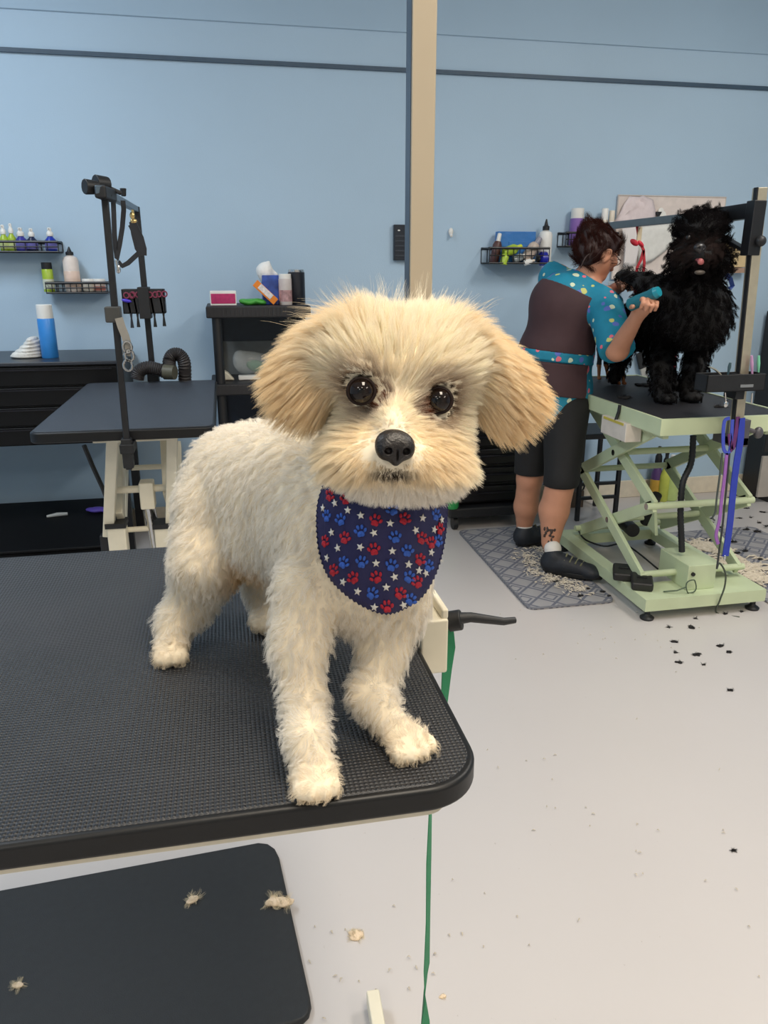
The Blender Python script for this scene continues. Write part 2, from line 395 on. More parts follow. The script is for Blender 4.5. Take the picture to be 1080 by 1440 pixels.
# green strap
st = MB()
pts = [(.236, .806, .925), (.243, .806, .905), (.2455, .806, .88), (.243, .806, .85), (.2405, .806, .80)]
for px, py, in ((607, 1080), (605, 1145), (603, 1210), (602, 1290), (600, 1360), (597, 1400), (598, 1440), (600, 1500)):
    q = at(px, py, .80); pts.append(tuple(q))
zz = pts[-1][2]; pts.append((pts[-1][0], .8, zz-.08))
def strip(mb, pts, wid, th=.0012):
    """flat strap: wid = list of facing angles about the vertical with constant width"""
    P = [Vector(p) for p in pts]; V = []; Fc = []
    for i, p in enumerate(P):
        a, w = wid[i]; u = Vector((math.cos(a), math.sin(a), 0))*w/2; t = (P[min(i+1, len(P)-1)]-P[max(i-1, 0)]).normalized(); n = u.cross(t).normalized()*th/2
        V += [p-u-n, p+u-n, p+u+n, p-u+n]
    for i in range(len(P)-1):
        for k in range(4): Fc.append((i*4+k, i*4+(k+1) % 4, i*4+4+(k+1) % 4, i*4+4+k))
    Fc += [(3, 2, 1, 0), tuple(len(V)-4+q for q in range(4))]; mb.add(V, Fc)
strip(st, pts, [(a, .0165) for a in (.5, .4, .3, .5, .8, 1.25, 1.1, .95, 1.0, .85, 1.4, .5, .3, .3)])
tag(st.build('green_strap', mat('green_webbing', (22, 128, 82), .6, bump=.0004, bscale=900), origin=pts[0]), 'green webbing strap hanging from the clamp past the near table edge', 'strap')

# ------------------------------------------------------------ black floor mat with hair on it
fmt = MB(); M0 = [on(*q) for q in ((-90, 1276), (345, 1195), (364, 1191.5), (377, 1193), (387, 1200), (393, 1212), (436, 1408), (438, 1422), (435, 1434), (427, 1442), (412, 1448), (-90, 1535))]
cx = sum((v for v in M0), Vector())/12
fmt.prism([(v.x, v.y, 0) for v in M0], (0, 0, .016)); o = fmt.build('floor_mat', mat('black_foam', (34, 36, 38), .6, var=.1, scale=60, bump=.0004, bscale=500), bevel=.006, origin=(cx.x, cx.y, 0), seg=3)
tag(o, 'plain black cushioned mat on the floor below the near table', 'mat')

def tuft(name, c, r, n, L, fm_, label, group, flatz=.5, seed=0, core=None, cat='tuft of hair', rad=.0002, yaw=0.):
    """a shed tuft: a small lumpy felt of hair with loose strands on it"""
    rs = random.Random(seed); c = Vector(c); pr = []
    for i in range(n):
        a = rs.random()*6.28; d = rs.random()*r*.75; x, y = d*math.cos(a), d*math.sin(a)*.6
        x, y = x*math.cos(yaw)-y*math.sin(yaw), x*math.sin(yaw)+y*math.cos(yaw)
        rr = r*rs.uniform(.2, .38); pr.append(elp((c.x+x, c.y+y, c.z+rr*flatz*.7), (rr, rr*.8, rr*flatz), (0, 0, rs.random()*3), .003))
    o, V, Fq = blob(name, pr, max(r/14, .0012), core, None, c, pad=.004)
    tag(o, label, cat, group)
    if L:
        fur('loose_strands', V, Fq, L[0], lambda P: np.full(len(P), L[1]), lambda P, n: nrm(n*[1, 1, .3]+RS.randn(*P.shape)*.4), fm_, o, rad, 5, lift=.4, clump=.7, per=9, jit=.6, floorz=c.z+.0006)
    return o
CRM = fur_mat('cream_hair', lin((236, 216, 186))); CRC = mat('cream_felt', (226, 204, 176), .9, var=.12, scale=300)
G1 = 'cream hair tufts on the floor'
zt = .0165
tuft('hair_tuft', on(270, 1268, zt), .020, 9, (170, .018), CRM, 'small cream hair tuft with a long wisp lying on the black floor mat', G1, .4, 1, CRC, yaw=.3)
tuft('hair_tuft', on(395, 1268, zt), .033, 14, (420, .02), CRM, 'largest cream hair tuft, lying across the right edge of the black floor mat', G1, .4, 2, CRC)
tuft('hair_tuft', on(502, 1315), .024, 12, (260, .012), CRM, 'round cream hair tuft on the bare grey floor between mat and green strap', G1, .4, 3, CRC)
tuft('hair_tuft', on(24, 1387, zt), .016, 7, (120, .014), CRM, 'narrow cream hair tuft by the lower corner of the black floor mat', G1, .4, 4, CRC, yaw=.7)
tuft('hair_tuft', on(622, 1401), .010, 6, (70, .007), CRM, 'tiny cream hair tuft on the floor just beside the green strap', G1, .4, 5, CRC)
DKM = fur_mat('black_shed_hair', lin((30, 28, 28))); DKC = mat('black_felt', (34, 32, 32), .95, var=.2, scale=300)
G2 = 'black hair tufts on the floor before the lift table'
bt = [(948, 903, .018, 'short'), (972, 883, .026, 'wide flat'), (950, 900, .0, ''), (940, 882, .010, 'tiny'), (982, 921, .022, 'ragged'), (955, 932, .018, 'compact'), (1012, 909, .020, 'long thin'), (1024, 917, .016, 'stubby'),
      (1028, 971, .016, 'lone'), (990, 935, .008, 'speck-like'), (1020, 863, .014, 'flat'), (950, 918, .012, 'small round'), (1031, 1196, .007, 'solitary dark'), (1043, 860, .010, 'little'), (978, 870, .01, 'thin')]
where = {'short': 'left of the group in front of the lift table', 'wide flat': 'nearest the lift table foot', 'tiny': 'at the far left end of the scatter', 'ragged': 'in the middle of the scatter', 'compact': 'at the near end of the scatter',
         'long thin': 'at the right of the scatter', 'stubby': 'beside the long thin one', 'lone': 'apart on the bare floor below the scatter', 'speck-like': 'below the ragged one', 'flat': 'just before the lift table base', 'small round': 'between short and compact ones',
         'solitary dark': 'far down on the bare grey floor', 'little': 'under the right corner of the lift table base', 'thin': 'just left of the lift table base corner'}
for i, (px, py, r, k) in enumerate(bt):
    if r: tuft('dark_hair_tuft', on(px, py), r, 8, (90, .010), DKM, '%s black hair tuft, %s' % (k, where[k]), G2, .35, 20+i, DKC)

# ------------------------------------------------------------ empty black grooming table
ft = thing('grooming_table', 'empty black grooming table on cream scissor legs before the blue wall', 'grooming table', (-.36, 2.903, 0))
FZ = .86; fx0, fx1, fy0, fy1 = -.591, -.046, 2.390, 3.469
p = MB(); p.prism([(x, y, FZ-.034) for x, y in rbox((fx0, fy0), (fx1, fy1), .035)], (0, 0, .033)); p.build('edge_band', mat('edge_rubber', (19, 20, 22), .42), ft, bevel=.006, seg=3)
p = MB(); p.prism([(x, y, FZ-.01) for x, y in rbox((fx0+.008, fy0+.008), (fx1-.008, fy1-.008), .03)], (0, 0, .0108)); p.build('tabletop', mat('slate_rubber', (56, 60, 68), .5, var=.08, scale=40, bump=.0004, bscale=400), ft, bevel=.001)
def pb(px0, py0, px1, py1, Y0, Y1, w, h): return at(px0, py0, Y0), at(px1, py1, Y1), w, h
for (a, b, w) in (((161, 622, 2.584), (153, 752, 2.637), .036), ((244, 618, 2.584), (240, 746, 2.637), .034)):
    p = MB(); A, B = at(*a), at(*b); A.z = FZ-.035; p.bar(A, B, w, .045, (0, 1, 0)); p.build('leg', CREAM, ft, bevel=.003)
for (a, b, w) in (((174, 622, 3.098), (169, 728, 2.655), .026), ((233, 620, 3.098), (236, 700, 2.655), .026)):
    p = MB(); A, B = at(*a), at(*b); A.z = FZ-.035; p.bar(A, B, w, .05, (0, 1, 0)); p.build('lift_arm', CREAM, ft, bevel=.003)
for (x0, x1, py, Y) in ((150, 245, 690, 2.655), (185, 238, 658, 2.832), (163, 243, 746, 2.673)):
    p = MB(); A, B = at(x0, py, Y), at(x1, py-3, Y); p.cyl(A, (B.x, B.y, A.z), .010 if py != 690 else .013, n=12); p.build('crossbar', CREAM, ft)
p = MB(); A = at(207, 690, 2.655); p.box((A.x-.024, 2.624, A.z-.06), (A.x+.024, 2.686, A.z+.035)); p.build('piston_mount', CREAM, ft, bevel=.005)
p = MB(); p.cyl((A.x, 2.655, A.z-.05), (A.x+.01, 2.761, .05), .016); p.cyl((A.x, 2.655, A.z-.05), (A.x+.003, 2.690, A.z-.14), .022); p.build('piston', CHROME, ft)
for px in (168, 233):
    A = at(px, 770, 2.637); p = MB(); p.box((A.x-.03, 2.602, .05), (A.x+.03, 2.673, A.z+.085)); p.build('foot_block', CREAM, ft, bevel=.004)
    p = MB(); p.box((A.x-.034, 2.597, A.z+.082), (A.x+.034, 2.677, A.z+.098)); p.build('foot_cap', BLACKP, ft)
p = MB(); A = at(150, 751, 2.637); B = at(240, 751, 2.637)
for x in (A.x, B.x): p.box((x-.022, 2.460, 0), (x+.022, 3.407, .05))
for y in (2.478, 3.363): p.box((A.x-.06, y-.03, .005), (B.x+.06, y+.03, .052))
p.box((A.x-.022, 2.620, .05), (A.x+.022, 2.655, A.z)); p.box((B.x-.022, 2.620, .05), (B.x+.022, 2.655, A.z))
p.build('base', BLACKP, ft, bevel=.004)
for x in (A.x, B.x):
    p = MB(); p.bar((x+.005, 2.646, .10), (x+.005, 3.275, .62), .03, .045); p.build('lift_arm', CREAM, ft, bevel=.003)
p = MB(); p.box((-.44, 2.567, FZ-.075), (-.18, 3.319, FZ-.036)); p.build('underframe', CREAM, ft)
# cable from the table to the floor
cb = MB(); cb.tube([at(118, 626, 2.744), at(130, 655, 2.744), at(146, 690, 2.744), at(150, 702, 2.744), (-.44, 2.744, .05), (-.46, 2.744, .012)], .008, 8)
tag(cb.build('power_cable', BLACKP, origin=(-.44, 2.744, 0)), 'black cable slanting down from the empty black grooming table', 'cable')

# overhead bar of that table
ov = thing('overhead_grooming_bar', 'black overhead grooming bar with two upright posts on the empty black table', 'grooming arm', (-.345, 2.372, .66))
X0 = -.347; b0 = at(182, 660, 2.359); t0 = at(147, 272, 2.359)
p = MB(); p.bar((b0.x, 2.359, b0.z), (t0.x, 2.359, t0.z+.01), .0185, .0185, (0, 1, 0)); p.build('front_post', BLACKM, ov, bevel=.003)
b1 = at(214, 518, 3.478); t1 = at(190, 290, 3.478)
p = MB(); p.bar((b1.x, 3.500, .76), (t1.x+.003, 3.500, t1.z), .024, .024, (0, 1, 0)); p.build('rear_post', BLACKM, ov, bevel=.003)
p = MB(); p.bar((t0.x-.005, 2.301, t0.z+.004), (t1.x, 3.505, t1.z-.01), .022, .022); p.build('crossbar', mat('grey_bar', (92, 108, 122), .4, .5), ov, bevel=.003)
p = MB(); p.bar((t0.x-.004, 2.301, t0.z+.0), (t0.x+.01, 2.42, t0.z-.001), .032, .034); p.build('sleeve', BLACKP, ov, bevel=.006)
for (px, py, Y, r) in ((126, 263, 2.328, .020), (141, 259, 2.390, .024)):
    q = at(px, py, Y); p = MB(); p.cyl(q+Vector((-.012, -.01, 0)), q+Vector((.02, .012, 0)), r, r*.85, 12); p.cyl(q, q+Vector((.05, .03, -.02)), .006); p.build('knob', BLACKP, ov, bevel=.003)
q = at(174, 276, 2.920); p = MB(); p.cyl(q, q+Vector((0, 0, .025)), .008, .011, 12); p.build('knob', BLACKP, ov, bevel=.002)
q = at(159, 442, 2.359); p = MB(); p.box((q.x-.02, 2.336, q.z-.022), (q.x+.022, 2.381, q.z+.022)); p.build('post_collar', mat('grey_collar', (66, 66, 64), .5), ov, bevel=.004)
p = MB(); p.box((b0.x-.02, 2.341, .795), (b0.x+.02, 2.425, .824)); p.box((b0.x-.015, 2.344, .75), (b0.x+.015, 2.378, .84)); p.build('clamp', BLACKP, ov, bevel=.003)
p = MB(); p.box((b1.x-.02, 3.451, .795), (b1.x+.02, 3.518, .824)); p.box((b1.x-.024, 3.474, .795), (b1.x+.024, 3.527, .92)); p.build('clamp', BLACKP, ov, bevel=.003)

# leashes on that bar
def at_list(L, Y): return [at(a, b, Y if len(c) == 0 else c[0]) for a, b, *c in L]
LEATHER = mat('black_leather', (30, 32, 38), .45)
lo_ = MB(); lo_.tube(at_list([(153, 262), (159, 275), (160, 300), (161, 330), (163, 352), (164, 365), (168, 345), (172, 320), (174, 295), (173, 282)], 2.567), .005, 8, flat=(.014, .004, (1, 0, 0)))
lo_ = tag(lo_.build('leash_loop', LEATHER, origin=at(155, 270, 2.567)), 'looped black leash hanging from the overhead bar near its front post', 'leash')
p = MB(); q = at(166, 378, 2.567); p.ell(q, (.008, .005, .014)); p.cyl(at(163, 366, 2.567), q, .005); p.build('clip', CHROME, lo_)
lo_ = MB(); lo_.tube(at_list([(185, 312), (188, 330), (193, 350), (195, 356), (180, 370), (172, 374), (166, 368)], 2.920), .006, 8, flat=(.016, .005, (1, 0, 0)))
lo_.tube(at_list([(186, 315), (196, 335), (200, 350), (200, 359)], 2.920), .014, 8, flat=(.03, .008, (1, 0, 0)))
lo_ = tag(lo_.build('harness_strap', LEATHER, origin=at(185, 300, 2.920)), 'black harness strap with a brass snap hanging by the rear post', 'leash')
p = MB(); p.ell(at(186, 303, 2.920), (.009, .006, .012)); p.tube(at_list([(186, 295), (187, 300), (186, 312)], 2.920), .005, 8); p.ell(at(188, 311, 2.920), (.012, .006, .009)); p.build('brass_snap', mat('brass', (222, 190, 130), .25, 1.), lo_)
bl = MB(); bl.tube(at_list([(167, 447), (171, 460), (176, 472), (180, 486), (178, 500)], 2.328), .01, 8, flat=(.022, .004, (1, 0, 0)))
bl = tag(bl.build('restraint_belt', mat('grey_webbing', (150, 146, 138), .7), origin=at(167, 447, 2.328)), 'grey webbing belt with chrome buckles hanging from the front post collar', 'belt')
for (a, b) in ((179, 488), (182, 500), (180, 514)):
    p = MB(); q = at(a, b, 2.319); p.tube([q+Vector((.012*math.cos(u), 0, .016*math.sin(u))) for u in np.linspace(0, 6.28, 12)[:-1]], .004, 6, closed=True); p.build('buckle', CHROME, bl)

# tool caddy on the rear post
cA, cB = at(172, 405, 3.451), at(234, 440, 3.451)
ca = thing('tool_caddy', 'black tool caddy holding scissors on the rear post of the overhead bar', 'tool holder', ((cA.x+cB.x)/2, 3.425, cB.z))
p = MB(); p.box((cA.x, 3.403, cB.z), (cB.x, 3.478, cB.z+.006)); p.box((cA.x, 3.403, cB.z), (cB.x, 3.408, cA.z-.004)); p.box((cA.x, 3.473, cB.z), (cB.x, 3.478, cA.z-.004))
for x in (cA.x, cB.x-.006): p.box((x, 3.403, cB.z), (x+.006, 3.478, cA.z-.004))
p.box(((cA.x+cB.x)/2-.02, 3.390, cB.z-.02), ((cA.x+cB.x)/2+.025, 3.478, cA.z+.004)); p.build('tray', BLACKP, ca, bevel=.002)
PK = mat('pink_handles', (130, 56, 78), .4)
for i, (px, py, m_, w) in enumerate(((181, 412, PK, 'far left'), (190, 411, PK, 'left of the post'), (214, 411, PK, 'right of the post'), (227, 410, PK, 'far right'))):
    q = at(px, py, 3.394); q.z -= .010; q.y = 3.400; s = thing('scissors', 'pink-handled grooming scissors in the rear tool caddy, %s' % w, 'scissors', q, 'scissors in the rear tool caddy')
    for dx in (-.011, .011):
        p = MB(); p.tube([q+Vector((dx+.010*math.cos(u), 0, .011*math.sin(u))) for u in np.linspace(0, 6.28, 12)[:-1]], .003, 6, closed=True); p.build('finger_ring', m_, s)
    p = MB(); p.bar(q+Vector((-.008, .004, -.01)), q+Vector((.004, .004, -.13)), .007, .002, (0, 1, 0)); p.bar(q+Vector((.008, .007, -.01)), q+Vector((-.004, .007, -.13)), .007, .002, (0, 1, 0)); p.build('blades', BLACKM if i else mat('dark_steel', (70, 74, 84), .3, .8), s)
p = MB(); q = at(178, 423, 3.390); p.ell(q, (.02, .008, .007), (0, .2, 0)); tag(p.build('nail_file', mat('violet_plastic', (82, 66, 200), .4), origin=q), 'violet plastic nail tool stuck on the front of the rear caddy', 'nail tool')

# dryer hose on the far end of the black table
hz = MB(); pts = at_list([(193, 533, 3.416), (196, 522, 3.416), (208, 517, 3.416), (224, 520, 3.416), (238, 524, 3.416), (238, 508, 3.451), (243, 499, 3.451), (252, 499, 3.451), (259, 510, 3.451), (260, 535, 3.469)], 0)
def smooth_path(P, n=6):
    P = [Vector(p) for p in P]; out = []
    for i in range(len(P)-1):
        p0, p1, p2, p3 = P[max(i-1, 0)], P[i], P[i+1], P[min(i+2, len(P)-1)]
        for k in range(n):
            t = k/n; out.append(.5*((2*p1)+(p2-p0)*t+(2*p0-5*p1+4*p2-p3)*t*t+(3*p1-p0-3*p2+p3)*t**3))
    return out+[P[-1]]
sp_ = smooth_path(pts, 12); hz.tube(sp_, [.026+.003*(i % 2) for i in range(len(sp_))], 14)
hz = tag(hz.build('dryer_hose', mat('grey_hose', (48, 44, 44), .5), origin=(sp_[0].x, 3.416, FZ)), 'coiled dark grey dryer hose at the far end of the empty black table', 'hose')
p = MB(); p.cyl(at(232, 523, 3.407), at(246, 524, 3.390), .032, .03); p.build('nozzle', mat('olive_grey', (82, 80, 66), .5), hz)
# ------------------------------------------------------------ black drawer chest at the far left
SH = mat('gloss_black', (8, 8, 10), .4, spec=.25)
ch = thing('tool_chest', 'long black drawer chest on legs against the wall behind the empty table', 'drawer chest', (-1.0, 3.8, 0))
ct = at(100, 508, 3.55).z; cbt = at(100, 625, 3.55).z; cx1 = at(165, 510, 3.55).x; cx0 = -1.75
p = MB(); p.box((cx0, 3.56, cbt), (cx1, 4.07, ct-.015)); p.build('body', SH, ch, bevel=.004)
p = MB(); p.box((cx0-.01, 3.54, ct-.016), (cx1+.008, 4.08, ct)); p.build('top', mat('chest_top', (44, 48, 56), .35), ch, bevel=.004)
hh = (ct-.02-cbt)/4
for c_ in range(2):
    for r_ in range(4):
        x0 = cx0+.01+c_*(cx1-cx0)/2; x1 = x0+(cx1-cx0)/2-.015; z0 = cbt+.006+r_*hh
        d = MB(); d.box((x0, 3.545, z0), (x1, 3.56, z0+hh-.01)); d = d.build('drawer', SH, ch, bevel=.003)
        hn = MB(); hn.box((x0+.02, 3.535, z0+hh-.022), (x1-.02, 3.546, z0+hh-.016)); hn.build('pull', mat('dark_pull', (40, 40, 46), .3, .6), d)
for x in (cx0+.03, cx1-.03):
    for y in (3.6, 4.03):
        p = MB(); p.box((x-.02, y-.02, .0), (x+.02, y+.02, cbt)); p.build('leg', BLACKM, ch, bevel=.003)
lb = thing('storage_bin', 'low wide black bin on the floor beneath the drawer chest', 'storage bin', (-1.05, 3.65, 0))
p = MB(); bz = .19; p.box((-1.68, 3.25, 0), (-.56, 3.98, bz)); p.build('body', mat('bin_black', (10, 10, 12), .7, spec=.2), lb, bevel=.02)
p = MB(); p.box((-1.69, 3.24, bz), (-.55, 3.99, bz+.012)); p.build('lid', mat('bin_lid', (11, 11, 13), .6, spec=.2), lb, bevel=.005)
q = on(137, 720, bz+.012); p = MB(); p.ell(q+Vector((0, 0, .012)), (.042, .03, .013)); p.ell(q+Vector((-.03, .01, .012)), (.025, .015, .01)); p.ell(q+Vector((.035, -.012, .01)), (.02, .014, .01))
tag(p.build('glove', mat('violet_nitrile', (104, 84, 190), .5), origin=q), 'crumpled violet glove lying on the black bin under the chest', 'glove')
q = on(80, 727, bz+.012); p = MB(); p.tube([q+Vector((-.045, 0, .005)), q+Vector((0, .012, .008)), q+Vector((.045, .022, .006))], [.006, .010, .008], 10)
tag(p.build('paper_scrap', mat('offwhite_paper', (205, 205, 200), .8), origin=q), 'small twisted white paper scrap on the black bin under the chest', 'paper')
# towel and spray can on it
q = Vector(on(40, 506, ct)); q.y = 3.75; q.x = at(40, 500, 3.75).x
p = MB(); zc = ct
prs = []
a, b = at(15, 502, 3.75), at(62, 502, 3.75)
for i, (f0, f1, h_) in enumerate(((0, 1, .008), (.06, 1, .020), (.18, .99, .034), (.32, .97, .050), (.46, .93, .066), (.56, .86, .080))):
    xa = a.x+(b.x-a.x)*f0; xb = a.x+(b.x-a.x)*f1; prs.append(elp(((xa+xb)/2, 3.75, ct+h_), ((xb-xa)/2, .07, .012), (0, -.10*i/3, 0), .009))
o, _, _ = blob('folded_cloth', prs, .004, mat('white_terry', (228, 226, 220), .9, bump=.002, bscale=120), None, (q.x, 3.75, ct)); tag(o, 'folded white cloth heaped on the black drawer chest', 'cloth')
def on_y(px, Y, z):
    k = (px-540)/F; return Vector(((k*(Y*FW.y+(z-H)*FW.z)-Y*RT.y)/(RT.x-k*FW.x), Y, z))
def bottle(name, label, cat, px, Y, z0, ztop, rad, bodym, capm, group=None, kind='spray', labelm=None, capf=.3, tilt=None):
    """bottle standing at depth Y on z0; kind = spray, pump, can, jar, nozzle"""
    c = on_y(px, Y, z0); h = ztop-z0; t = thing(name, label, cat, c, group); bh = h*(1-capf)
    pr = {'spray': [(rad*.92, 0), (rad, .004), (rad, bh*.62), (rad*.92, bh*.72), (rad*.45, bh*.92), (rad*.4, bh)],
          'pump': [(rad*.92, 0), (rad, .005), (rad, bh*.84), (rad*.85, bh*.92), (rad*.4, bh*.97), (rad*.36, bh)],
          'can': [(rad*.95, 0), (rad, .003), (rad, bh*.97), (rad*.9, bh)],
          'jar': [(rad*.85, 0), (rad, .004), (rad, bh)]}[kind if kind != 'nozzle' else 'pump']
    b = MB(); b.lathe(c, pr); b = b.build('body', bodym, t)
    if labelm: l = MB(); l.lathe(c, [(rad*.98, bh*.12), (rad*1.02, bh*.13), (rad*1.02, bh*.55), (rad*.98, bh*.56)]); l.build('label_band', labelm, b)
    k = MB()
    if kind == 'spray': k.lathe(c, [(rad*.55, bh-.003), (rad*.62, bh+.002), (rad*.56, bh+(h-bh)*.4), (rad*.34, bh+(h-bh)*.55), (rad*.36, h*.96), (rad*.24, h)]); k.cyl(c+Vector((0, 0, h*.955)), c+Vector((-rad*.1, -rad*.75, h*.955)), rad*.16, rad*.12, 8)
    elif kind == 'pump': k.lathe(c, [(rad*.42, bh-.003), (rad*.42, bh+(h-bh)*.35), (rad*.14, bh+(h-bh)*.4), (rad*.14, h*.97), (rad*.1, h)]); k.cyl(c+Vector((0, 0, h*.97)), c+Vector((-rad*.7, -rad*.3, h*.965)), rad*.15, rad*.11, 8)
    elif kind == 'nozzle': k.lathe(c, [(rad*.5, bh-.003), (rad*.5, bh+(h-bh)*.3), (rad*.3, bh+(h-bh)*.4), (rad*.12, h*.98), (rad*.08, h)])
    elif kind == 'can': k.lathe(c, [(rad*.93, bh-.003), (rad*.95, bh), (rad*.93, h*.99), (rad*.85, h)])
    else: k.lathe(c, [(rad*1.05, bh), (rad*1.06, bh+.002), (rad*1.06, h-.003), (rad, h)])
    k.build({'spray': 'spray_head', 'pump': 'pump', 'nozzle': 'nozzle', 'can': 'cap', 'jar': 'lid'}[kind], capm, t)
    return t
BLUE = mat('sky_blue_can', (52, 136, 214), .35, var=.05); LIME = mat('lime_plastic', (168, 196, 60), .3); INDIGO = mat('indigo_plastic', (58, 58, 156), .3)
NAVY = mat('navy_plastic', (34, 44, 78), .3); ROYAL = mat('royal_plastic', (32, 58, 172), .3); PEACH = mat('peach_plastic', (226, 200, 184), .4); PURP = mat('purple_plastic', (140, 104, 178), .35)
CREAMP = mat('cream_plastic', (224, 214, 198), .4)
ytop = at(68, 428, 3.72).z
bottle('spray_can', 'blue aerosol can with white cap standing on the black drawer chest', 'aerosol can', 71, 3.72, ct, ytop, .036, BLUE, WHITEP, kind='can', capf=.25)

# ------------------------------------------------------------ wire baskets on the wall
WIRE = mat('black_wire', (20, 21, 26), .4)
def basket(label, x0, x1, z0, z1, dep=.11, floorz=None, nrm_=11):
    t = thing('wire_basket', label, 'wall basket', ((x0+x1)/2, WY-dep/2, z0), 'wire baskets on the wall'); y0 = WY-dep
    for nm, z, r in (('rim', z1, .006), ('base_ring', z0, .004)):
        p = MB(); p.tube([(x0, WY-.004, z), (x0, y0, z), (x1, y0, z), (x1, WY-.004, z)], r, 8, closed=True); p.build(nm, WIRE, t)
    p = MB()
    for i in range(nrm_):
        x = x0+(x1-x0)*i/(nrm_-1); p.tube([(x, y0, z1), (x, y0, z0), (x, WY-.004, z0), (x, WY-.004, z1)], .0022, 6)
    p.tube([(x0, y0, (z0+z1)/2), (x1, y0, (z0+z1)/2)], .003, 6); p.box((x0, y0, z0-.001), (x1, WY-.004, z0+.002)); p.build('wires', WIRE, t)
    return y0
by = WY-.06
z1 = at(60, 340, 3.98).z; z0 = at(60, 354, 3.98).z
basket('upper left wire basket with five small spray bottles on the blue wall', at(-75, 340, 3.99).x, at(81, 340, 3.99).x, z0, z1)
for px, pt, r, m_, lab in ((8, 316, .021, LIME, 'lime green spray bottle at the left end'), (19, 314, .019, LIME, 'taller lime green spray bottle next to the indigo one'), (32, 320, .027, INDIGO, 'indigo spray bottle with a violet label'), (47, 321, .024, NAVY, 'dark navy spray bottle'), (73, 320, .026, ROYAL, 'royal blue spray bottle standing apart at the right end')):
    bottle('spray_bottle', lab+' of the upper left wall basket', 'spray bottle', px, by, z0+.004, at(px, pt, by).z, r, m_, WHITEP, 'spray bottles in the upper left basket', 'spray', mat('label_'+m_.name, tuple(min(255, int(v)) for v in ((210, 220, 150) if m_ is LIME else (120, 116, 190))), .5), .34)
z1 = at(100, 398, 3.98).z; z0 = at(100, 412, 3.98).z
basket('lower left wire basket with the tall cream bottle and two jars', at(64, 400, 3.99).x, at(150, 400, 3.99).x, z0, z1)
bottle('squeeze_bottle', 'lime bottle with black cap in the lower left wall basket', 'bottle', 70, by, z0+.004, at(70, 369, by).z, .025, LIME, BLACKP, kind='can', capf=.22, labelm=mat('lime_white', (216, 220, 200), .4))
bottle('pump_bottle', 'tall cream bottle with pointed black nozzle in the lower left basket', 'bottle', 104, by, z0+.004, at(104, 347, by).z, .036, mat('cream_rose', (232, 220, 212), .4), BLACKP, kind='nozzle', capf=.17, labelm=PEACH)
bottle('jar', 'white-lidded cream jar beside the tall bottle in the lower left basket', 'jar', 126, by, z0+.004, at(126, 392, by).z, .028, CREAMP, WHITEP, 'jars in the lower left basket', 'jar', None, .25)
bottle('jar', 'white-lidded cream jar with red rim at the basket end by the post', 'jar', 141, by, z0+.004, at(141, 392, by).z, .027, PEACH, WHITEP, 'jars in the lower left basket', 'jar', mat('red_rim', (190, 110, 96), .5), .25)

# right wall basket, loaded
x0, x1 = at(688, 350, 3.97).x, at(772, 345, 3.97).x; z1 = at(730, 349, 3.97).z; z0 = at(730, 370, 3.97).z
basket('wire basket heaped with bottles and a blue packet left of the groomer', x0, x1, z0, z1, .14)
bz0 = z0+.004
p = MB(); a, b = at(698, 348, 4.05), at(752, 326, 4.05); p.box((a.x, 4.03, bz0), (b.x, 4.075, b.z)); p.box((a.x+.06, 4.026, a.z+.0), (b.x-.03, 4.031, a.z+.03))
tag(p.build('wipes_packet', mat('packet_blue', (58, 122, 192), .35, bump=.003, bscale=30), bevel=.008, origin=((a.x+b.x)/2, 4.05, bz0)), 'wide blue wipes packet standing at the back of the loaded basket', 'packet')
p = MB(); a = at(735, 339, 4.028); p.box((a.x-.07, 4.018, a.z-.012), (a.x+.07, 4.025, a.z+.008))
def leaning(name, label, cat, pa, pb_, Y, r, m_, capm):
    a, b = at(*pa, Y), at(*pb_, Y); t = thing(name, label, cat, a, 'bottles leaning in the loaded wall basket'); d = b-a
    q = MB(); q.tube([a, a+d*.03, a+d*.6, a+d*.72, a+d*.74], [r*.9, r, r, r*.7, r*.45], 16); q.build('body', m_, t)
    q = MB(); q.tube([a+d*.73, a+d*.97, b], [r*.5, r*.45, r*.35], 12); q.build('cap', capm, t)
leaning('bottle', 'dark brown bottle with white cap leaning at the left of the loaded basket', 'bottle', (694, 370), (703, 328), 4.03, .024, mat('brown_plastic', (84, 52, 50), .4), WHITEP)
leaning('bottle', 'lime yellow bottle lying across the middle of the loaded basket', 'bottle', (708, 356), (734, 346), 3.99, .026, LIME, mat('lime_cap', (214, 224, 70), .4))
leaning('bottle', 'short lime bottle standing at the front of the loaded basket', 'bottle', (708, 372), (712, 352), 3.975, .02, LIME, LIME)
leaning('bottle', 'beige lotion bottle leaning to the right in the loaded basket', 'bottle', (738, 366), (760, 334), 4.0, .03, mat('beige_lotion', (196, 180, 168), .4), mat('greyish_cap', (150, 148, 160), .4))
leaning('bottle', 'small white tube lying low in the front of the loaded basket', 'bottle', (737, 370), (752, 366), 3.97, .015, WHITEP, CREAMP)
leaning('bottle', 'deep blue bottle at the right end of the loaded basket', 'bottle', (768, 364), (755, 364), 3.99, .036, mat('deep_blue', (30, 40, 160), .3), BLACKP)
leaning('bottle', 'grey clear bottle lying behind the small white tube in the loaded basket', 'bottle', (722, 366), (740, 358), 3.99, .02, mat('grey_clear', (150, 158, 160), .2), WHITEP)
bottle('squeeze_bottle', 'white bottle with pointed black nozzle rising above the loaded basket', 'bottle', 765, 4.035, bz0, at(763, 308, 4.035).z, .036, WHITEP, BLACKP, kind='nozzle', capf=.24)
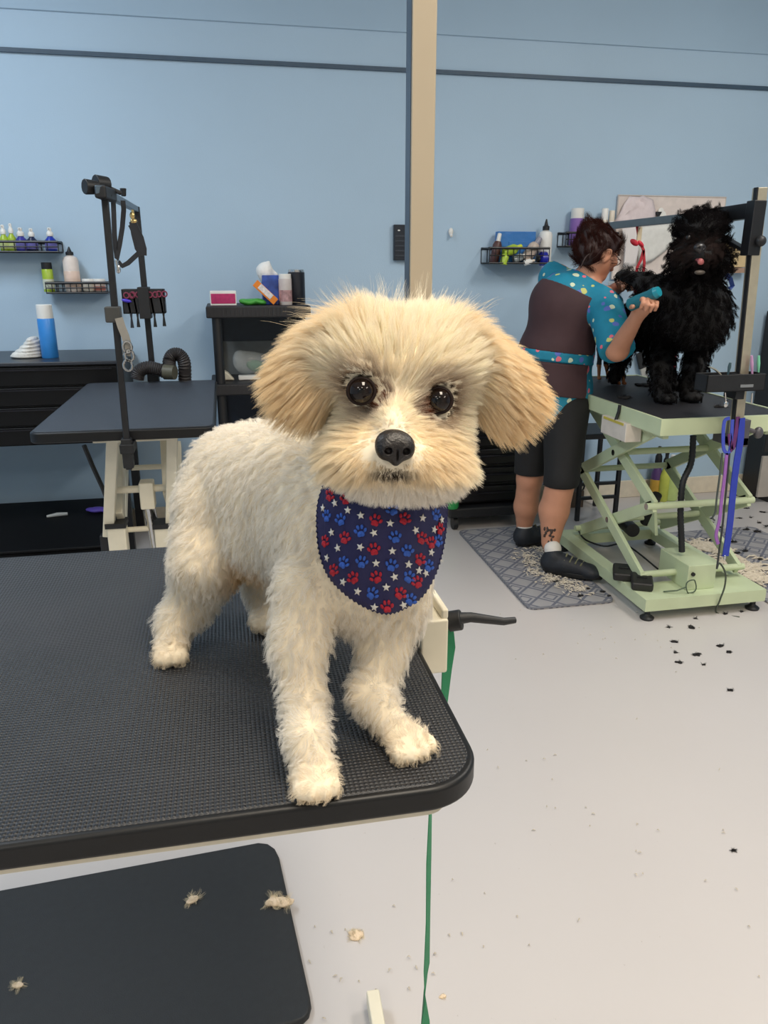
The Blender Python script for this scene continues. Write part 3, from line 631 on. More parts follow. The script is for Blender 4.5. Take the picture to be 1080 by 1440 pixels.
# basket behind the groomer
x0, x1 = at(795, 350, 3.99).x, at(868, 345, 3.99).x; z1 = at(800, 327, 3.98).z; z0 = at(800, 346, 3.98).z
basket('wire basket with purple bottle mostly hidden behind the groomer head', x0, x1, z0, z1)
bottle('bottle', 'purple shampoo bottle with white cap behind the groomer', 'bottle', 809, 4.05, z0+.004, at(812, 293, 4.05).z, .036, PURP, WHITEP, kind='can', capf=.26)
bottle('pump_bottle', 'bottle with black pump just right of the purple shampoo bottle', 'bottle', 824, 4.04, z0+.004, at(824, 305, 4.04).z, .028, mat('grey_body', (150, 140, 140), .4), BLACKP, kind='pump', capf=.3)
bottle('bottle', 'salmon bottle with rounded top behind the groomer head', 'bottle', 837, 4.05, z0+.004, at(837, 308, 4.05).z, .022, mat('salmon', (206, 130, 112), .4), mat('salmon', (206, 130, 112)), kind='can', capf=.2)
bottle('bottle', 'slim cream bottle at the right end of the hidden basket', 'bottle', 847, 4.05, z0+.004, at(847, 293, 4.05).z, .019, CREAMP, WHITEP, 'cream bottles by the white board', 'can', None, .3)
bottle('bottle', 'slim white tube bottle touching the white board edge', 'bottle', 857, 4.05, z0+.004, at(857, 296, 4.05).z, .016, WHITEP, CREAMP, 'cream bottles by the white board', 'can', None, .3)

# white board with papers
wb0, wb1 = at(885, 275, WY-.02), at(1021, 281, WY-.02); zb_ = at(880, 392, WY-.02).z
wb = thing('white_board', 'white board on the wall behind the black dog', 'board', ((wb0.x+wb1.x)/2, WY, zb_))
p = MB(); p.box((wb0.x-.06, WY-.018, zb_), (wb1.x, WY-.001, wb0.z)); p.build('panel', mat('board_white', (226, 214, 208), .3), wb, bevel=.002)
p = MB(); p.tube([(wb0.x-.06, WY-.015, zb_), (wb0.x-.06, WY-.015, wb0.z), (wb1.x, WY-.015, wb0.z), (wb1.x, WY-.015, zb_)], .006, 6, closed=True); p.build('frame', mat('board_rim', (206, 196, 190), .4), wb)
def sheet(label, px, Y, m_, crumple=.004, name='paper_sheet'):
    P = [at(a, b, Y) for a, b in px]; p = MB(); n = len(P); c = sum(P, Vector())/n; rs = random.Random(len(label))
    ring = []; V = []; Fc = []
    for k in range(5):
        f = 1-k/4.5
        for q in P: v = c+(q-c)*f; v.y += rs.uniform(-crumple, crumple)-.004*(k > 0); V.append(v)
    for k in range(4):
        for i in range(n): Fc.append((k*n+i, k*n+(i+1) % n, (k+1)*n+(i+1) % n, (k+1)*n+i))
    Fc.append(tuple(4*n+i for i in range(n))); p.add(V, Fc)
    o = p.build(name, m_, origin=c); s = o.modifiers.new('Solidify', 'SOLIDIFY'); s.thickness = .0012
    return tag(o, label, 'paper', 'papers pinned on the white board')
PAP = mat('paper_white', (232, 226, 226), .7, var=.02); PAP2 = mat('paper_pinkish', (224, 210, 212), .6)
sheet('crumpled pinkish paper sticking out at the top left corner of the board', [(862, 312), (872, 300), (876, 288), (886, 276), (900, 277), (905, 275), (918, 281), (921, 296), (920, 312), (900, 314)], WY-.035, PAP2, .008)
sheet('large white paper sheet under the arm bar beside the red leash', [(902, 318), (952, 314), (950, 340), (936, 352), (918, 366), (898, 374), (896, 345)], WY-.04, mat('paper_big', (226, 226, 222), .6), .003)
sheet('white paper hanging at the left edge of the board by the groomer face', [(874, 318), (898, 316), (898, 350), (894, 374), (876, 376), (879, 340)], WY-.05, PAP, .003)
p = MB(); q = at(930, 303, WY-.03)
for k in range(3): p.ell(q+Vector((.012*math.cos(k*2), 0, .02*math.sin(k*2))), (.018, .006, .022))
mg = tag(p.build('board_magnet', WHITEP, origin=q), 'white rounded magnet with black clip on the white board', 'magnet')
q2 = at(926, 301, WY-.04); p = MB(); p.prism([q2+Vector((-.018, 0, .012)), q2+Vector((.02, 0, .012)), q2+Vector((.002, 0, -.022))], (0, .01, 0)); p.build('clip', BLACKP, mg)
rb = MB(); rb.tube(at_list([(962, 306), (966, 298), (974, 302), (968, 308), (962, 303), (958, 311)], WY-.035), .006, 6); tag(rb.build('red_ribbon', mat('red_cloth', (150, 34, 52), .6), origin=at(966, 302, WY-.03)), 'small dark red ribbon curled at the top of the white board', 'ribbon')
# shelf under the board
p = MB(); a, b = at(855, 402, 4.0), at(888, 402, 4.0); p.box((a.x-.1, 3.98, a.z-.02), (b.x, WY-.001, a.z)); tag(p.build('wall_shelf', mat('shelf_grey', (140, 150, 160), .5), bevel=.002, origin=(a.x, WY, a.z)), 'small grey wall shelf beneath the white board', 'shelf')
p = MB(); a2, b2 = at(862, 402, 4.0), at(880, 396, 4.0); p.box((a2.x, 3.99, a.z), (b2.x, 4.06, b2.z)); p.mi(1).box((a2.x+.01, 3.988, a.z+.012), (b2.x-.01, 4.062, b2.z-.004)); tag(p.build('tissue_pack', [WHITEP, mat('rose', (214, 120, 140), .5)], bevel=.003, origin=(a2.x, 4.02, a.z)), 'white and rose pack on the small grey wall shelf', 'pack')
# outlet box
t = thing('wall_outlet_box', 'beige box on the wall between black dog and post', 'wall box', (at(1025, 360, WY).x, WY, at(1025, 378, WY).z))
a, b = at(1000, 376, WY-.04), at(1053, 343, WY-.04); p = MB(); p.box((a.x, WY-.05, a.z), (b.x, WY-.001, b.z)); p.build('body', mat('beige_box', (214, 190, 146), .5), t, bevel=.004)
p = MB(); q = at(1037, 358, WY-.06); p.ell(q, (.014, .012, .012)); p.box((q.x-.002, WY-.055, q.z+.02), (q.x+.03, WY-.05, q.z+.04)); p.build('knob', mat('brown_knob', (86, 74, 50), .5), t)
p = MB(); p.box((a.x, WY-.055, a.z-.03), (b.x, WY-.001, a.z-.003)); p.build('rail', mat('tan_rail', (170, 140, 120), .5), t)
# wall control and hook by the near post
t = thing('wall_control_panel', 'black rectangular control panel on the wall behind the beige post', 'control panel', (at(566, 340, WY).x, WY, at(566, 367, WY).z))
a, b = at(554, 366, WY-.03), at(582, 316, WY-.03); p = MB(); p.box((a.x, WY-.03, a.z), (b.x, WY-.001, b.z)); p.build('body', mat('panel_black', (24, 34, 48), .3), t, bevel=.003)
p = MB(); q = at(561, 324, WY-.032); p.ell(q, (.007, .003, .004)); p.build('indicator', WHITEP, t)
p = MB()
for k in range(5): p.box((a.x+.008, WY-.033, a.z+.02+k*.024), (b.x-.01, WY-.029, a.z+.026+k*.024))
p.build('buttons', mat('dark_slots', (52, 60, 72), .4), t)
q = at(634, 326, WY-.012); p = MB(); p.ell(q, (.013, .012, .02)); p.ell(q+Vector((0, -.008, -.018)), (.008, .01, .01)); tag(p.build('wall_hook', WHITEP, origin=q), 'tiny white stick-on hook on the blue wall right of the post', 'hook')

# ------------------------------------------------------------ black plastic shelving behind the dog
RS_ = mat('ribbed_black', (38, 38, 42), .55); sx0, sx1, sy0, sy1 = at(289, 430, 3.66).x, at(437, 430, 3.66).x, 3.66, 4.04
su = thing('shelving_unit', 'black plastic shelving unit against the wall behind the dog', 'shelving', ((sx0+sx1)/2, 3.85, 0))
tz = at(300, 431, 3.66).z; tz2 = at(310, 541, 3.66).z
lev = [tz, tz2, tz2-(tz-tz2), .08]
for z in lev:
    p = MB(); p.box((sx0, sy0, z-.052), (sx1, sy1, z)); p = p.build('shelf', RS_, su, bevel=.006)
    r = MB()
    for k in range(24):
        x = sx0+.02+(sx1-sx0-.04)*k/23; r.box((x-.004, sy0-.004, z-.045), (x+.004, sy0+.002, z-.006))
    r.build('ribs', RS_, p)
for x in (sx0+.045, sx1-.045):
    for y in (sy0+.035, sy1-.035):
        p = MB(); p.cyl((x, y, 0), (x, y, tz-.05), .022, n=16); p.build('upright', BLACKP, su)
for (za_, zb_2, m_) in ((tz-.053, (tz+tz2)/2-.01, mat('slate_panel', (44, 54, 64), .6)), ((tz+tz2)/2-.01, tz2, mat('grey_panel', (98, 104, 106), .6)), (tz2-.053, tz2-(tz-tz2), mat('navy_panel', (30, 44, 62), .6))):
    p = MB(); p.box((sx0+.03, sy1-.02, zb_2+.001), (sx1-.03, sy1-.008, za_)); p.build('added_dark_panel', m_, su)  # added sheets; shade on the wall behind the tiers put into their colours
# things on the shelving
p = MB(); a, b = at(296, 429, 3.76), at(332, 412, 3.76); p.box((a.x, 3.74, tz), (b.x, 3.85, tz+.065)); p.mi(1).box((a.x+.004, 3.7385, tz+.008), (b.x-.004, 3.8515, tz+.054))
tag(p.build('tissue_box', [WHITEP, mat('magenta_print', (186, 44, 104), .5, var=.15, scale=60)], bevel=.003, origin=(a.x, 3.79, tz)), 'flat magenta and white box at the left end of the top shelf', 'box')
prs = [elp(at(345+i*7, 427, 3.76)+Vector((0, 0, .0)), (.03, .03, .014), (0, .2*(-1)**i, i), .008) for i in range(4)]
prs = [(q[0], np.array([q[1][0], q[1][1], tz+.015]), *q[2:]) for q in prs]
o, _, _ = blob('green_packet', prs, .004, mat('green_foil', (70, 158, 62), .35, bump=.003, bscale=60), None, at(352, 430, 3.76)); tag(o, 'crumpled green packet lying on the top shelf beside the orange box', 'packet')
a, b = at(388, 426, 3.74), at(359, 399, 3.74); p = MB(); d = (b-a).normalized(); n_ = Vector((d.z, 0, -d.x)); wd = .034
low = min((a+n_*wd/2).z, (a-n_*wd/2).z); sh = Vector((0, 0, tz+.002-low)) ; a += sh; b += sh
p.prism([a+n_*wd/2, a-n_*wd/2, b-n_*wd/2, b+n_*wd/2], (0, .045, 0)); q0 = a+(b-a)*.22; q1 = a+(b-a)*.82
p.mi(1).prism([q0+n_*wd*.46-Vector((0, .0015, 0)), q0-n_*wd*.30-Vector((0, .0015, 0)), q1-n_*wd*.30-Vector((0, .0015, 0)), q1+n_*wd*.46-Vector((0, .0015, 0))], (0, .002, 0))
tag(p.build('carton', [mat('orange_card', (230, 132, 38), .5), mat('carton_white', (220, 216, 214), .5, var=.2, scale=80)], bevel=.002, origin=a), 'orange and white carton leaning diagonally on the top shelf', 'carton')
t = thing('tissue_cube', 'blue and violet tissue cube with a white tissue pulled up', 'tissue box', (at(376, 430, 3.80).x, 3.85, tz)); a, b = at(361, 428, 3.82), at(392, 387, 3.82)
p = MB(); p.box((a.x+.03, 3.80, tz), (b.x, 3.90, b.z)); p.build('box', mat('tissue_blue', (52, 84, 168), .4, var=.5, scale=18), t, bevel=.003)
prs = [cap(at(374, 390, 3.85), at(372, 380, 3.85), .030, .036, .02), cap(at(372, 382, 3.85), at(378, 368, 3.85), .034, .004, .02), cap(at(374, 380, 3.85), at(364, 379, 3.85), .022, .008, .01), cap(at(376, 380, 3.85), at(388, 386, 3.85), .02, .010, .01)]
blob('tissue', prs, .004, mat('tissue_white', (238, 238, 236), .8, bump=.004, bscale=50), t)
bottle('spray_can', 'white aerosol can with red print between tissue cube and black tumbler', 'aerosol can', 402, 3.78, tz, at(402, 385, 3.78).z, .031, mat('can_white', (206, 198, 196), .35), WHITEP, kind='can', capf=.14, labelm=mat('can_print', (176, 140, 142), .5, var=.4, scale=50))
bottle('tumbler', 'tall black tumbler with steel rim at the right of the top shelf', 'tumbler', 418, 3.82, tz, at(418, 379, 3.82).z, .040, mat('tumbler_black', (30, 33, 42), .35), CHROME, kind='can', capf=.06)
p = MB(); q = on_y(318, 3.78, tz2+.002); p.prism([q+Vector((-.028, 0, 0)), q+Vector((.042, 0, 0)), q+Vector((.012, 0, .035)), q+Vector((-.012, 0, .05)), q+Vector((-.026, 0, .05))], (0, .06, 0)); tag(p.build('soap_bar', mat('ivory', (206, 198, 178), .4), bevel=.008, origin=q), 'ivory wedge-shaped block on the middle shelf beside the upright', 'block')
q = on_y(349, 3.78, tz2+.002); p = MB(); p.box(q+Vector((-.045, 0, 0)), q+Vector((.06, .05, .02))); tag(p.build('sticker_roll', WHITEP, bevel=.004, origin=q), 'flat white pack on the middle shelf under the clear bag', 'pack')
pb_ = [elp(on_y(352, 3.88, tz2+.07), (.085, .05, .06), (0, .15, 0), .02), elp(on_y(337, 3.88, tz2+.105), (.03, .03, .03), (0, .4, 0), .02), elp(on_y(370, 3.88, tz2+.06), (.08, .05, .055), (0, 0, 0), .02)]
t = thing('plastic_bag', 'clear plastic bag with green contents on the middle shelf', 'bag', on_y(352, 3.88, tz2))
blob('film', pb_, .006, mat('clear_film', (220, 226, 226), .15, alpha=.28, bump=.01, bscale=30), t)
blob('green_pads', [elp(on_y(362, 3.87, tz2+.055), (.055, .03, .03), (0, .3, 0), .01), elp(on_y(378, 3.87, tz2+.05), (.05, .03, .028), (0, -.3, 0), .01)], .005, mat('pad_green', (30, 116, 74), .6), t)

# ------------------------------------------------------------ black rolling cart between dog and groomer
rc = thing('rolling_cart', 'black rolling drawer cart standing left of the groomer legs', 'cart', (1.33, 3.9, 0)); cxa, cxb = 1.16, 1.56; cz = .66
p = MB(); p.box((cxa, 3.74, .13), (cxb, 4.05, cz)); p.build('body', mat('cart_black', (14, 14, 16), .4), rc, bevel=.006)
for k in range(5):
    z = .145+k*.1; p = MB(); p.box((cxa+.01, 3.715, z), (cxb-.01, 3.745, z+.085)); d = p.build('drawer', mat('cart_drawer', (20, 20, 23), .3), rc, bevel=.008)
    p = MB(); p.tube([(cxa+.1, 3.716, z+.05), (cxa+.1, 3.70, z+.05), (cxb-.1, 3.70, z+.05), (cxb-.1, 3.716, z+.05)], .005, 6); p.build('pull', mat('dark_pull', (40, 40, 46), .3, .6), d)
p = MB(); p.box((cxa-.06, 3.68, .07), (cxb+.03, 4.06, .125)); p.build('base_frame', BLACKP, rc, bevel=.01)
for x in (cxa-.02, cxb-.02):
    for y in (3.72, 4.0):
        p = MB(); p.cyl((x-.012, y, .035), (x+.012, y, .035), .035, n=18); p.box((x-.008, y-.008, .03), (x+.008, y+.008, .075)); p.build('caster', RUBBER, rc)
q = at(639, 712, 3.66); q.z = max(q.z, .2); p = MB(); p.lathe(Vector((q.x, 3.70, .125)), [(.03, 0), (.034, .01), (.034, .07), (.026, .095), (.01, .1)]); tag(p.build('green_bottle', mat('green_cap', (46, 150, 80), .4), origin=(q.x, 3.70, .125)), 'small green container on the base of the rolling cart', 'container')
# ------------------------------------------------------------ pale green lift table
GZ = .80; gx0, gx1, gy0, gy1 = 1.535, 2.09, 2.49, 3.66
lt = thing('lift_table', 'pale green scissor lift grooming table under the black dog', 'grooming table', (1.8, 2.98, 0))
p = MB(); p.prism([(x, y, GZ-.004) for x, y in rbox((gx0+.012, gy0+.012), (gx1-.012, gy1-.012), .006, 2)], (0, 0, .004)); p.build('tabletop', mat('charcoal_rubber', (38, 38, 42), .55, var=.1, bump=.0004, bscale=300), lt)
p = MB()
for lo, hi in (((gx0, gy0, GZ-.058), (gx1, gy0+.012, GZ+.003)), ((gx0, gy1-.012, GZ-.058), (gx1, gy1, GZ+.003)), ((gx0, gy0+.012, GZ-.058), (gx0+.012, gy1-.012, GZ+.003)), ((gx1-.012, gy0+.012, GZ-.058), (gx1, gy1-.012, GZ+.003))): p.box(lo, hi)
p.build('rim', GREENM, lt); p = MB(); p.box((gx0+.012, gy0+.012, GZ-.05), (gx1-.012, gy1-.012, GZ-.0045)); p.build('deck', GREENM, lt)
# base plate and feet
bx0, bx1, by0, by1 = 1.545, 2.075, 2.475, 3.33; bz0_, bz1_ = .045, .095
p = MB()
p.box((bx0, by0+.16, bz0_), (bx0+.06, by1-.08, bz1_)); p.box((bx1-.06, by0+.16, bz0_), (bx1, by1-.08, bz1_)); p.box((bx0, by0, bz0_), (bx1, by0+.16, bz1_)); p.box((bx0, by1-.08, bz0_), (bx1, by1, bz1_))
p.build('base_frame', GREENM, lt)
for x in (bx0+.03, bx1-.03):
    for y in (by0+.03, by1-.03):
        q = MB(); q.lathe((x, y, 0), [(.026, 0), (.028, .008), (.014, .018), (.011, .022), (.011, .048)], 18); q.build('foot', BLACKP, lt)
# scissor arms, each from the photo on its own side plane
def onX(px, py, X):
    d = FW + RT*((px-540)/F) + UP*((720-py)/F); return EYE + d*(X/d.x)
def arm(name, a, b, X, w=.052, th=.018, m_=GREENM):
    A, B = onX(*a, X), onX(*b, X); A.x = B.x = X; p = MB(); p.bar(A, B, th, w); return p.build(name, m_, lt, bevel=.002)
XA, XB = 1.60, 2.02
def sarm(X, y0, z0, y1, z1, w=.05, th=.018): p = MB(); p.bar((X, y0, z0), (X, y1, z1), th, w); p.build('scissor_arm', GREENM, lt, bevel=.002)
for X in (XA, XB):
    q = .0 if X == XA else .022
    sarm(X+q, 2.62, .13, 3.22, .43); sarm(X+.024, 3.22, .13, 2.62, .43)
    sarm(X+q, 3.22, .43, 2.64, .73); sarm(X+.024, 2.62, .43, 3.22, .73)
for (y, z, nm) in ((2.62, .43, 'pivot_bar'), (3.22, .43, 'pivot_bar'), (2.92, .28, 'pivot_bar'), (2.92, .58, 'pivot_bar'), (2.64, .725, 'pivot_bar'), (3.22, .14, 'pivot_bar'), (2.62, .14, 'pivot_bar')):
    p = MB(); p.cyl((XA-.01, y, z), (XB+.045, y, z), .014, n=12); p.build(nm, GREENM, lt)
for X in (XA-.012, ):
    for y, z in ((2.92, .28), (2.92, .58), (2.62, .43), (3.22, .43)):
        p = MB(); p.cyl((X, y, z), (X+.014, y, z), .013, n=12); p.build('pivot_bolt', CHROME, lt)
p = MB(); p.box((XA-.015, 2.55, .715), (XA+.01, 3.5, .742)); p.box((XB, 2.55, .715), (XB+.04, 3.5, .742)); p.build('upper_frame', GREENM, lt, bevel=.003)
# plate with actuator
p = MB(); p.prism([(1.78, 2.84, .22), (1.78, 2.98, .27), (1.78, 3.0, .40), (1.78, 2.88, .37)], (.014, 0, 0)); p.build('actuator_plate', GREENM, lt)
p = MB(); p.cyl((1.72, 2.92, .22), (1.78, 3.16, .20), .03); p.cyl((1.78, 2.93, .25), (1.78, 2.86, .40), .022); p.build('actuator', BLACKP, lt, bevel=.002)
# control box
a, b = at(965, 826, 2.53), at(1004, 780, 2.53)
p = MB(); X0c = at(966, 820, 2.53).x; p.box((X0c, 2.53, bz1_), (X0c+.125, 2.74, bz1_+.105)); p = p.build('control_box', GREENM, lt, bevel=.003)
k = MB(); k.cyl((X0c+.02, 2.529, bz1_+.07), (X0c+.02, 2.522, bz1_+.07), .008, n=12); k.build('socket', BLACKP, p)
p = MB(); q = Vector((X0c+.0, 2.5, bz1_+.03)); p.tube([q+Vector((.022*math.cos(u), .004*math.sin(3*u), .03*math.sin(u))) for u in np.linspace(0, 6.28, 20)[:-1]], .0028, 6, closed=True); p.tube([q+Vector((-.02, 0, 0)), q+Vector((-.06, .0, -.012)), q+Vector((-.10, .03, -.026))], .0028, 6); tag(p.build('control_cable', mat('grey_green_cable', (80, 96, 76), .5), lt), None)
# white junction box hung under the rim
a, b = onX(852, 586, gx0-.002), onX(888, 616, gx0-.002)
p = MB(); y_a, y_b = onX(851, 600, gx0).y, onX(887, 600, gx0).y; jz1 = GZ-.052
p.box((gx0-.02, min(y_a, y_b)-.0, jz1-.075), (gx0+.05, max(y_a, y_b), jz1)); j = p.build('junction_box', mat('white_box', (214, 206, 196), .5), lt, bevel=.004)
p = MB(); p.box((gx0-.022, min(y_a, y_b)+.02, jz1-.012), (gx0-.019, max(y_a, y_b)-.02, jz1-.002)); p.build('yellow_label', mat('yellow_sticker', (196, 180, 80), .5), j)
p = MB(); yy = (y_a+y_b)/2-.01; p.tube([(gx0-.004, yy, GZ+.006), (gx0-.006, yy, GZ-.02), (gx0-.012, yy+.004, GZ-.05), (gx0-.015, yy, GZ-.062)], .007, 8); p.build('cord_clip', BLACKP, lt)
# corrugated cord from the top to the box
p = MB(); P_ = smooth_path(at_list([(975, 612, 2.72), (972, 650, 2.70), (960, 680, 2.68), (957, 720, 2.66), (958, 750, 2.65), (959, 776, 2.64)], 0), 14); P_[-1].z = max(P_[-1].z, bz1_+.105); p.tube(P_, [.012+.0015*(i % 2) for i in range(len(P_))], 10); p.build('power_conduit', BLACKP, lt)
p = MB(); P_ = smooth_path([on(812, 742, .1), on(822, 758, .1), on(850, 768, .1), on(880, 766, .1), on(925, 800, .1)], 6); p.tube(P_, .004, 6)
tag(p.build('floor_cable', BLACKP, origin=P_[0]), 'thin black cable lying inside the base frame of the lift table', 'cable')
# foot switch
fs = on(890, 806, .103); t = thing('foot_switch', 'black double foot pedal resting on the lift table base corner', 'foot pedal', (fs.x, fs.y, .096))
for s_, (px, py) in enumerate(((877, 801), (903, 814))):
    q = on(px, py, .13); p = MB(); c_ = Vector((q.x, q.y, .124)); p.box(c_+Vector((-.042, -.052, -.024)), c_+Vector((.042, .052, .012)), (0.12, 0, -.45)); p = p.build('pedal', mat('pedal_black', (32, 31, 32), .5), t, bevel=.009)
    r = MB(); r.box(c_+Vector((-.02, -.006, .012)), c_+Vector((.02, .01, .017)), (.12, 0, -.45)); r.build('pedal_pad', BLACKP, p)

# ------------------------------------------------------------ arm post of the lift table
gp = thing('grooming_post', 'beige metal arm post with grey bar clamped to the lift table front', 'grooming arm', (1.82, 2.455, .72))
T_ = at(1069, 264, 2.45); Bt = at(1036, 600, 2.45); Bt.z = .72
p = MB(); p.bar(Bt, T_, .034, .034, (0, 1, 0)); p.build('post', mat('satin_post', (190, 180, 158), .35, .6), gp, bevel=.002)
p = MB(); p.bar(Bt+Vector((-.0195, -.006, 0)), T_+Vector((-.0195, -.006, 0)), .004, .018, (0, 1, 0)); p.build('slot_strip', BLACKP, gp)
a = at(1060, 298, 2.46); e = onX(845, 319, a.x)
p = MB(); p.bar((a.x, 2.47, a.z+.004), (a.x, e.y, e.z), .03, .03); p.build('arm_bar', mat('grey_arm', (112, 122, 126), .4, .4), gp, bevel=.002)
p = MB(); p.bar((a.x, 2.44, a.z+.005), (a.x, 2.75, a.z+.0), .036, .05); p.bar((a.x, 2.80, a.z-.01), (a.x-.005, 2.475, a.z-.12), .03, .012); p.box((a.x-.022, 2.43, a.z-.14), (a.x+.024, 2.475, a.z+.035)); p.build('bracket', BLACKM, gp, bevel=.003)
q = at(1070, 339, 2.42); p = MB(); p.cyl((q.x-.03, 2.45, q.z), (q.x, 2.43, q.z), .007); p.ell(q, (.018, .016, .018), n=12); p.build('knob', BLACKP, gp)
q = at(1040, 605, 2.45); p = MB(); p.box((q.x-.03, 2.432, .705), (q.x+.03, 2.487, .80)); p.box((q.x-.03, 2.432, .70), (q.x+.03, 2.56, .735)); p.cyl((q.x+.025, 2.45, .765), (q.x+.07, 2.44, .75), .008); p.ell((q.x+.072, 2.44, .75), (.018, .016, .022)); p.build('clamp', mat('grey_clamp', (90, 88, 92), .4, .3), gp, bevel=.002)
# red loop hanging from the arm
YL = onX(897, 318, a.x).y
RD = mat('red_leash', (176, 40, 52), .55); lp = MB()
lp.tube(at_list([(896, 318), (899, 338), (905, 352), (906, 370), (903, 400), (902, 420), (900, 440)], YL), .005, 8, flat=(.012, .004, (1, 0, 0)))
lp.tube(at_list([(905, 352), (901, 366), (896, 376), (894, 400), (893, 412)], YL), .005, 8, flat=(.012, .004, (1, 0, 0)))
lp = tag(lp.build('red_leash', RD, origin=at(896, 318, YL)), 'thin red leash hanging from the grey arm bar above the groomer hands', 'leash')
p = MB(); q = at(892, 341, YL); p.ell(q, (.022, .01, .012), (0, .5, 0)); p.ell(q+Vector((.03, 0, -.005)), (.02, .01, .009), (0, .7, 0)); p.build('bow', mat('red_bow', (214, 50, 70), .5), lp)
p = MB(); q = at(899, 330, YL); p.box(q+Vector((-.01, -.003, -.03)), q+Vector((.01, .003, .03))); p.build('tag_plate', mat('tag_beige', (206, 190, 160), .4), lp)

# caddy on that post
c0, c1 = at(990, 525, 2.40), at(1068, 548, 2.40)
gc = thing('tool_caddy', 'black tool caddy with combs and pens on the lift table post', 'tool holder', ((c0.x+c1.x)/2, 2.41, c1.z))
p = MB(); p.box((c0.x, 2.375, c1.z), (c1.x, 2.45, c1.z+.005)); p.box((c0.x, 2.375, c1.z), (c1.x, 2.381, c0.z-.004)); p.box((c0.x, 2.444, c1.z), (c1.x, 2.45, c0.z-.004))
for x in (c0.x, c1.x-.005): p.box((x, 2.375, c1.z), (x+.005, 2.45, c0.z-.004))
q = at(1034, 556, 2.43); p.box((q.x-.02, 2.40, q.z-.01), (q.x+.015, 2.47, c0.z-.01)); p.build('tray', BLACKP, gc, bevel=.002)
p = MB(); p.box((at(1042, 538, 2.374).x, 2.3735, at(1042, 545, 2.374).z), (at(1060, 538, 2.374).x, 2.3755, at(1042, 541, 2.374).z)); p.build('label_strip', mat('grey_print', (120, 124, 128), .5), gc)
p = MB(); p.tube(smooth_path(at_list([(998, 516), (1006, 520), (1013, 527), (1016, 534)], 2.41), 4), .006, 8, flat=(.004, .012, (0, 0, 1))); tag(p.build('curved_comb', mat('silver_comb', (205, 198, 180), .3, .6), origin=at(1010, 525, 2.41)), 'curved silver comb sticking out of the lift table caddy at the left', 'comb')
for (pa, pb2, m_, lab, nm) in (((1023, 530), (1027, 510), mat('teal_dark', (58, 84, 92), .4), 'dark teal clipper guard standing in the lift table caddy', 'clipper_guard'), ((1058, 536), (1057, 500), mat('pink_pen', (196, 150, 190), .4), 'pink and lilac brush standing in the lift table caddy', 'brush'), ((1066, 536), (1067, 500), mat('mint_pen', (120, 196, 160), .4), 'mint green brush at the right end of the lift table caddy', 'brush')):
    A, B = at(*pa, 2.42), at(*pb2, 2.42); d = B-A; p = MB(); p.tube([A, A+d*.4, A+d*.7, B], [.003, .004, .006, .004], 8); o = p.build(nm, m_, origin=A); tag(o, lab, 'grooming tool')
p = MB(); q = at(1021, 568, 2.42); p.tube([at(1020, 552, 2.42), q], .003, 6); p.ell(q, (.009, .006, .013)); tag(p.build('key_ring', CHROME, origin=q), 'small chrome clip hanging below the lift table caddy', 'clip')
p = MB(); p.tube(at_list([(1058, 553), (1057, 568)], 2.40), .003, 6); tag(p.build('shear_tip', CHROME, origin=at(1058, 560, 2.4)), 'thin steel shear tip poking through the bottom of the lift table caddy', 'shears')

# leashes hanging at the front edge by the post
YH = 2.415
def leash(label, L, m_, w=.012, extra=None):
    p = MB(); p.tube(smooth_path(at_list(L, YH), 4), .005, 8, flat=(w, .004, (1, 0, 0))); o = tag(p.build('leash', m_, origin=at(*L[0][:2], YH)), label, 'leash', 'leashes hanging at the lift table front')
    if extra: q = at(*extra, YH); p = MB(); p.ell(q, (.006, .005, .012)); p.build('clip', CHROME, o)
VI = mat('violet_webbing', (86, 62, 168), .55); BLU = mat('blue_webbing', (44, 62, 170), .55); PU = mat('purple_cord', (150, 98, 176), .55); GR = mat('grey_cord', (70, 78, 76), .55)
leash('wide violet leash looped at the clamp, turning blue towards its end', [(1043, 588), (1041, 620), (1036, 650), (1031, 690), (1026, 740), (1020, 782)], BLU, .026, (1019, 784))
leash('short blue leash loop at the left of the clamp with dark lower end', [(1026, 588), (1019, 592), (1017, 612), (1018, 632), (1025, 637), (1028, 620), (1030, 590)], mat('bright_blue_webbing', (66, 82, 190), .5), .012)
leash('maroon and violet strap doubled over beside the clamp', [(1038, 586), (1034, 612), (1029, 634), (1026, 610)], mat('maroon_violet', (98, 44, 104), .5), .015)
leash('thin purple cord hanging lowest beside the blue leash', [(1022, 637), (1019, 670), (1015, 700), (1012, 730), (1007, 752), (1010, 765)], PU, .012)
leash('thin grey cord with a hook at the left of the hanging leashes', [(1016, 637), (1012, 670), (1008, 700), (1006, 720), (1002, 728), (1005, 732)], GR, .006)
leash('dark grey cord between the purple cord and blue leash', [(1026, 637), (1022, 680), (1019, 710), (1016, 740), (1012, 770), (1008, 800)], mat('dark_cord', (48, 52, 56), .5), .006)
# cable running over the base edge
p = MB(); P_ = smooth_path([at(1008, 800, 2.46), at(1012, 792, 2.47), at(1020, 806, 2.465), at(1019, 825, 2.462), at(1012, 845, 2.46), on(1008, 862), on(1040, 868)], 5); p.tube(P_, .0035, 6); tag(p.build('power_cable', mat('thin_cable', (64, 72, 60), .5), origin=P_[0]), 'thin dark cable looping over the front edge of the lift table base', 'cable')

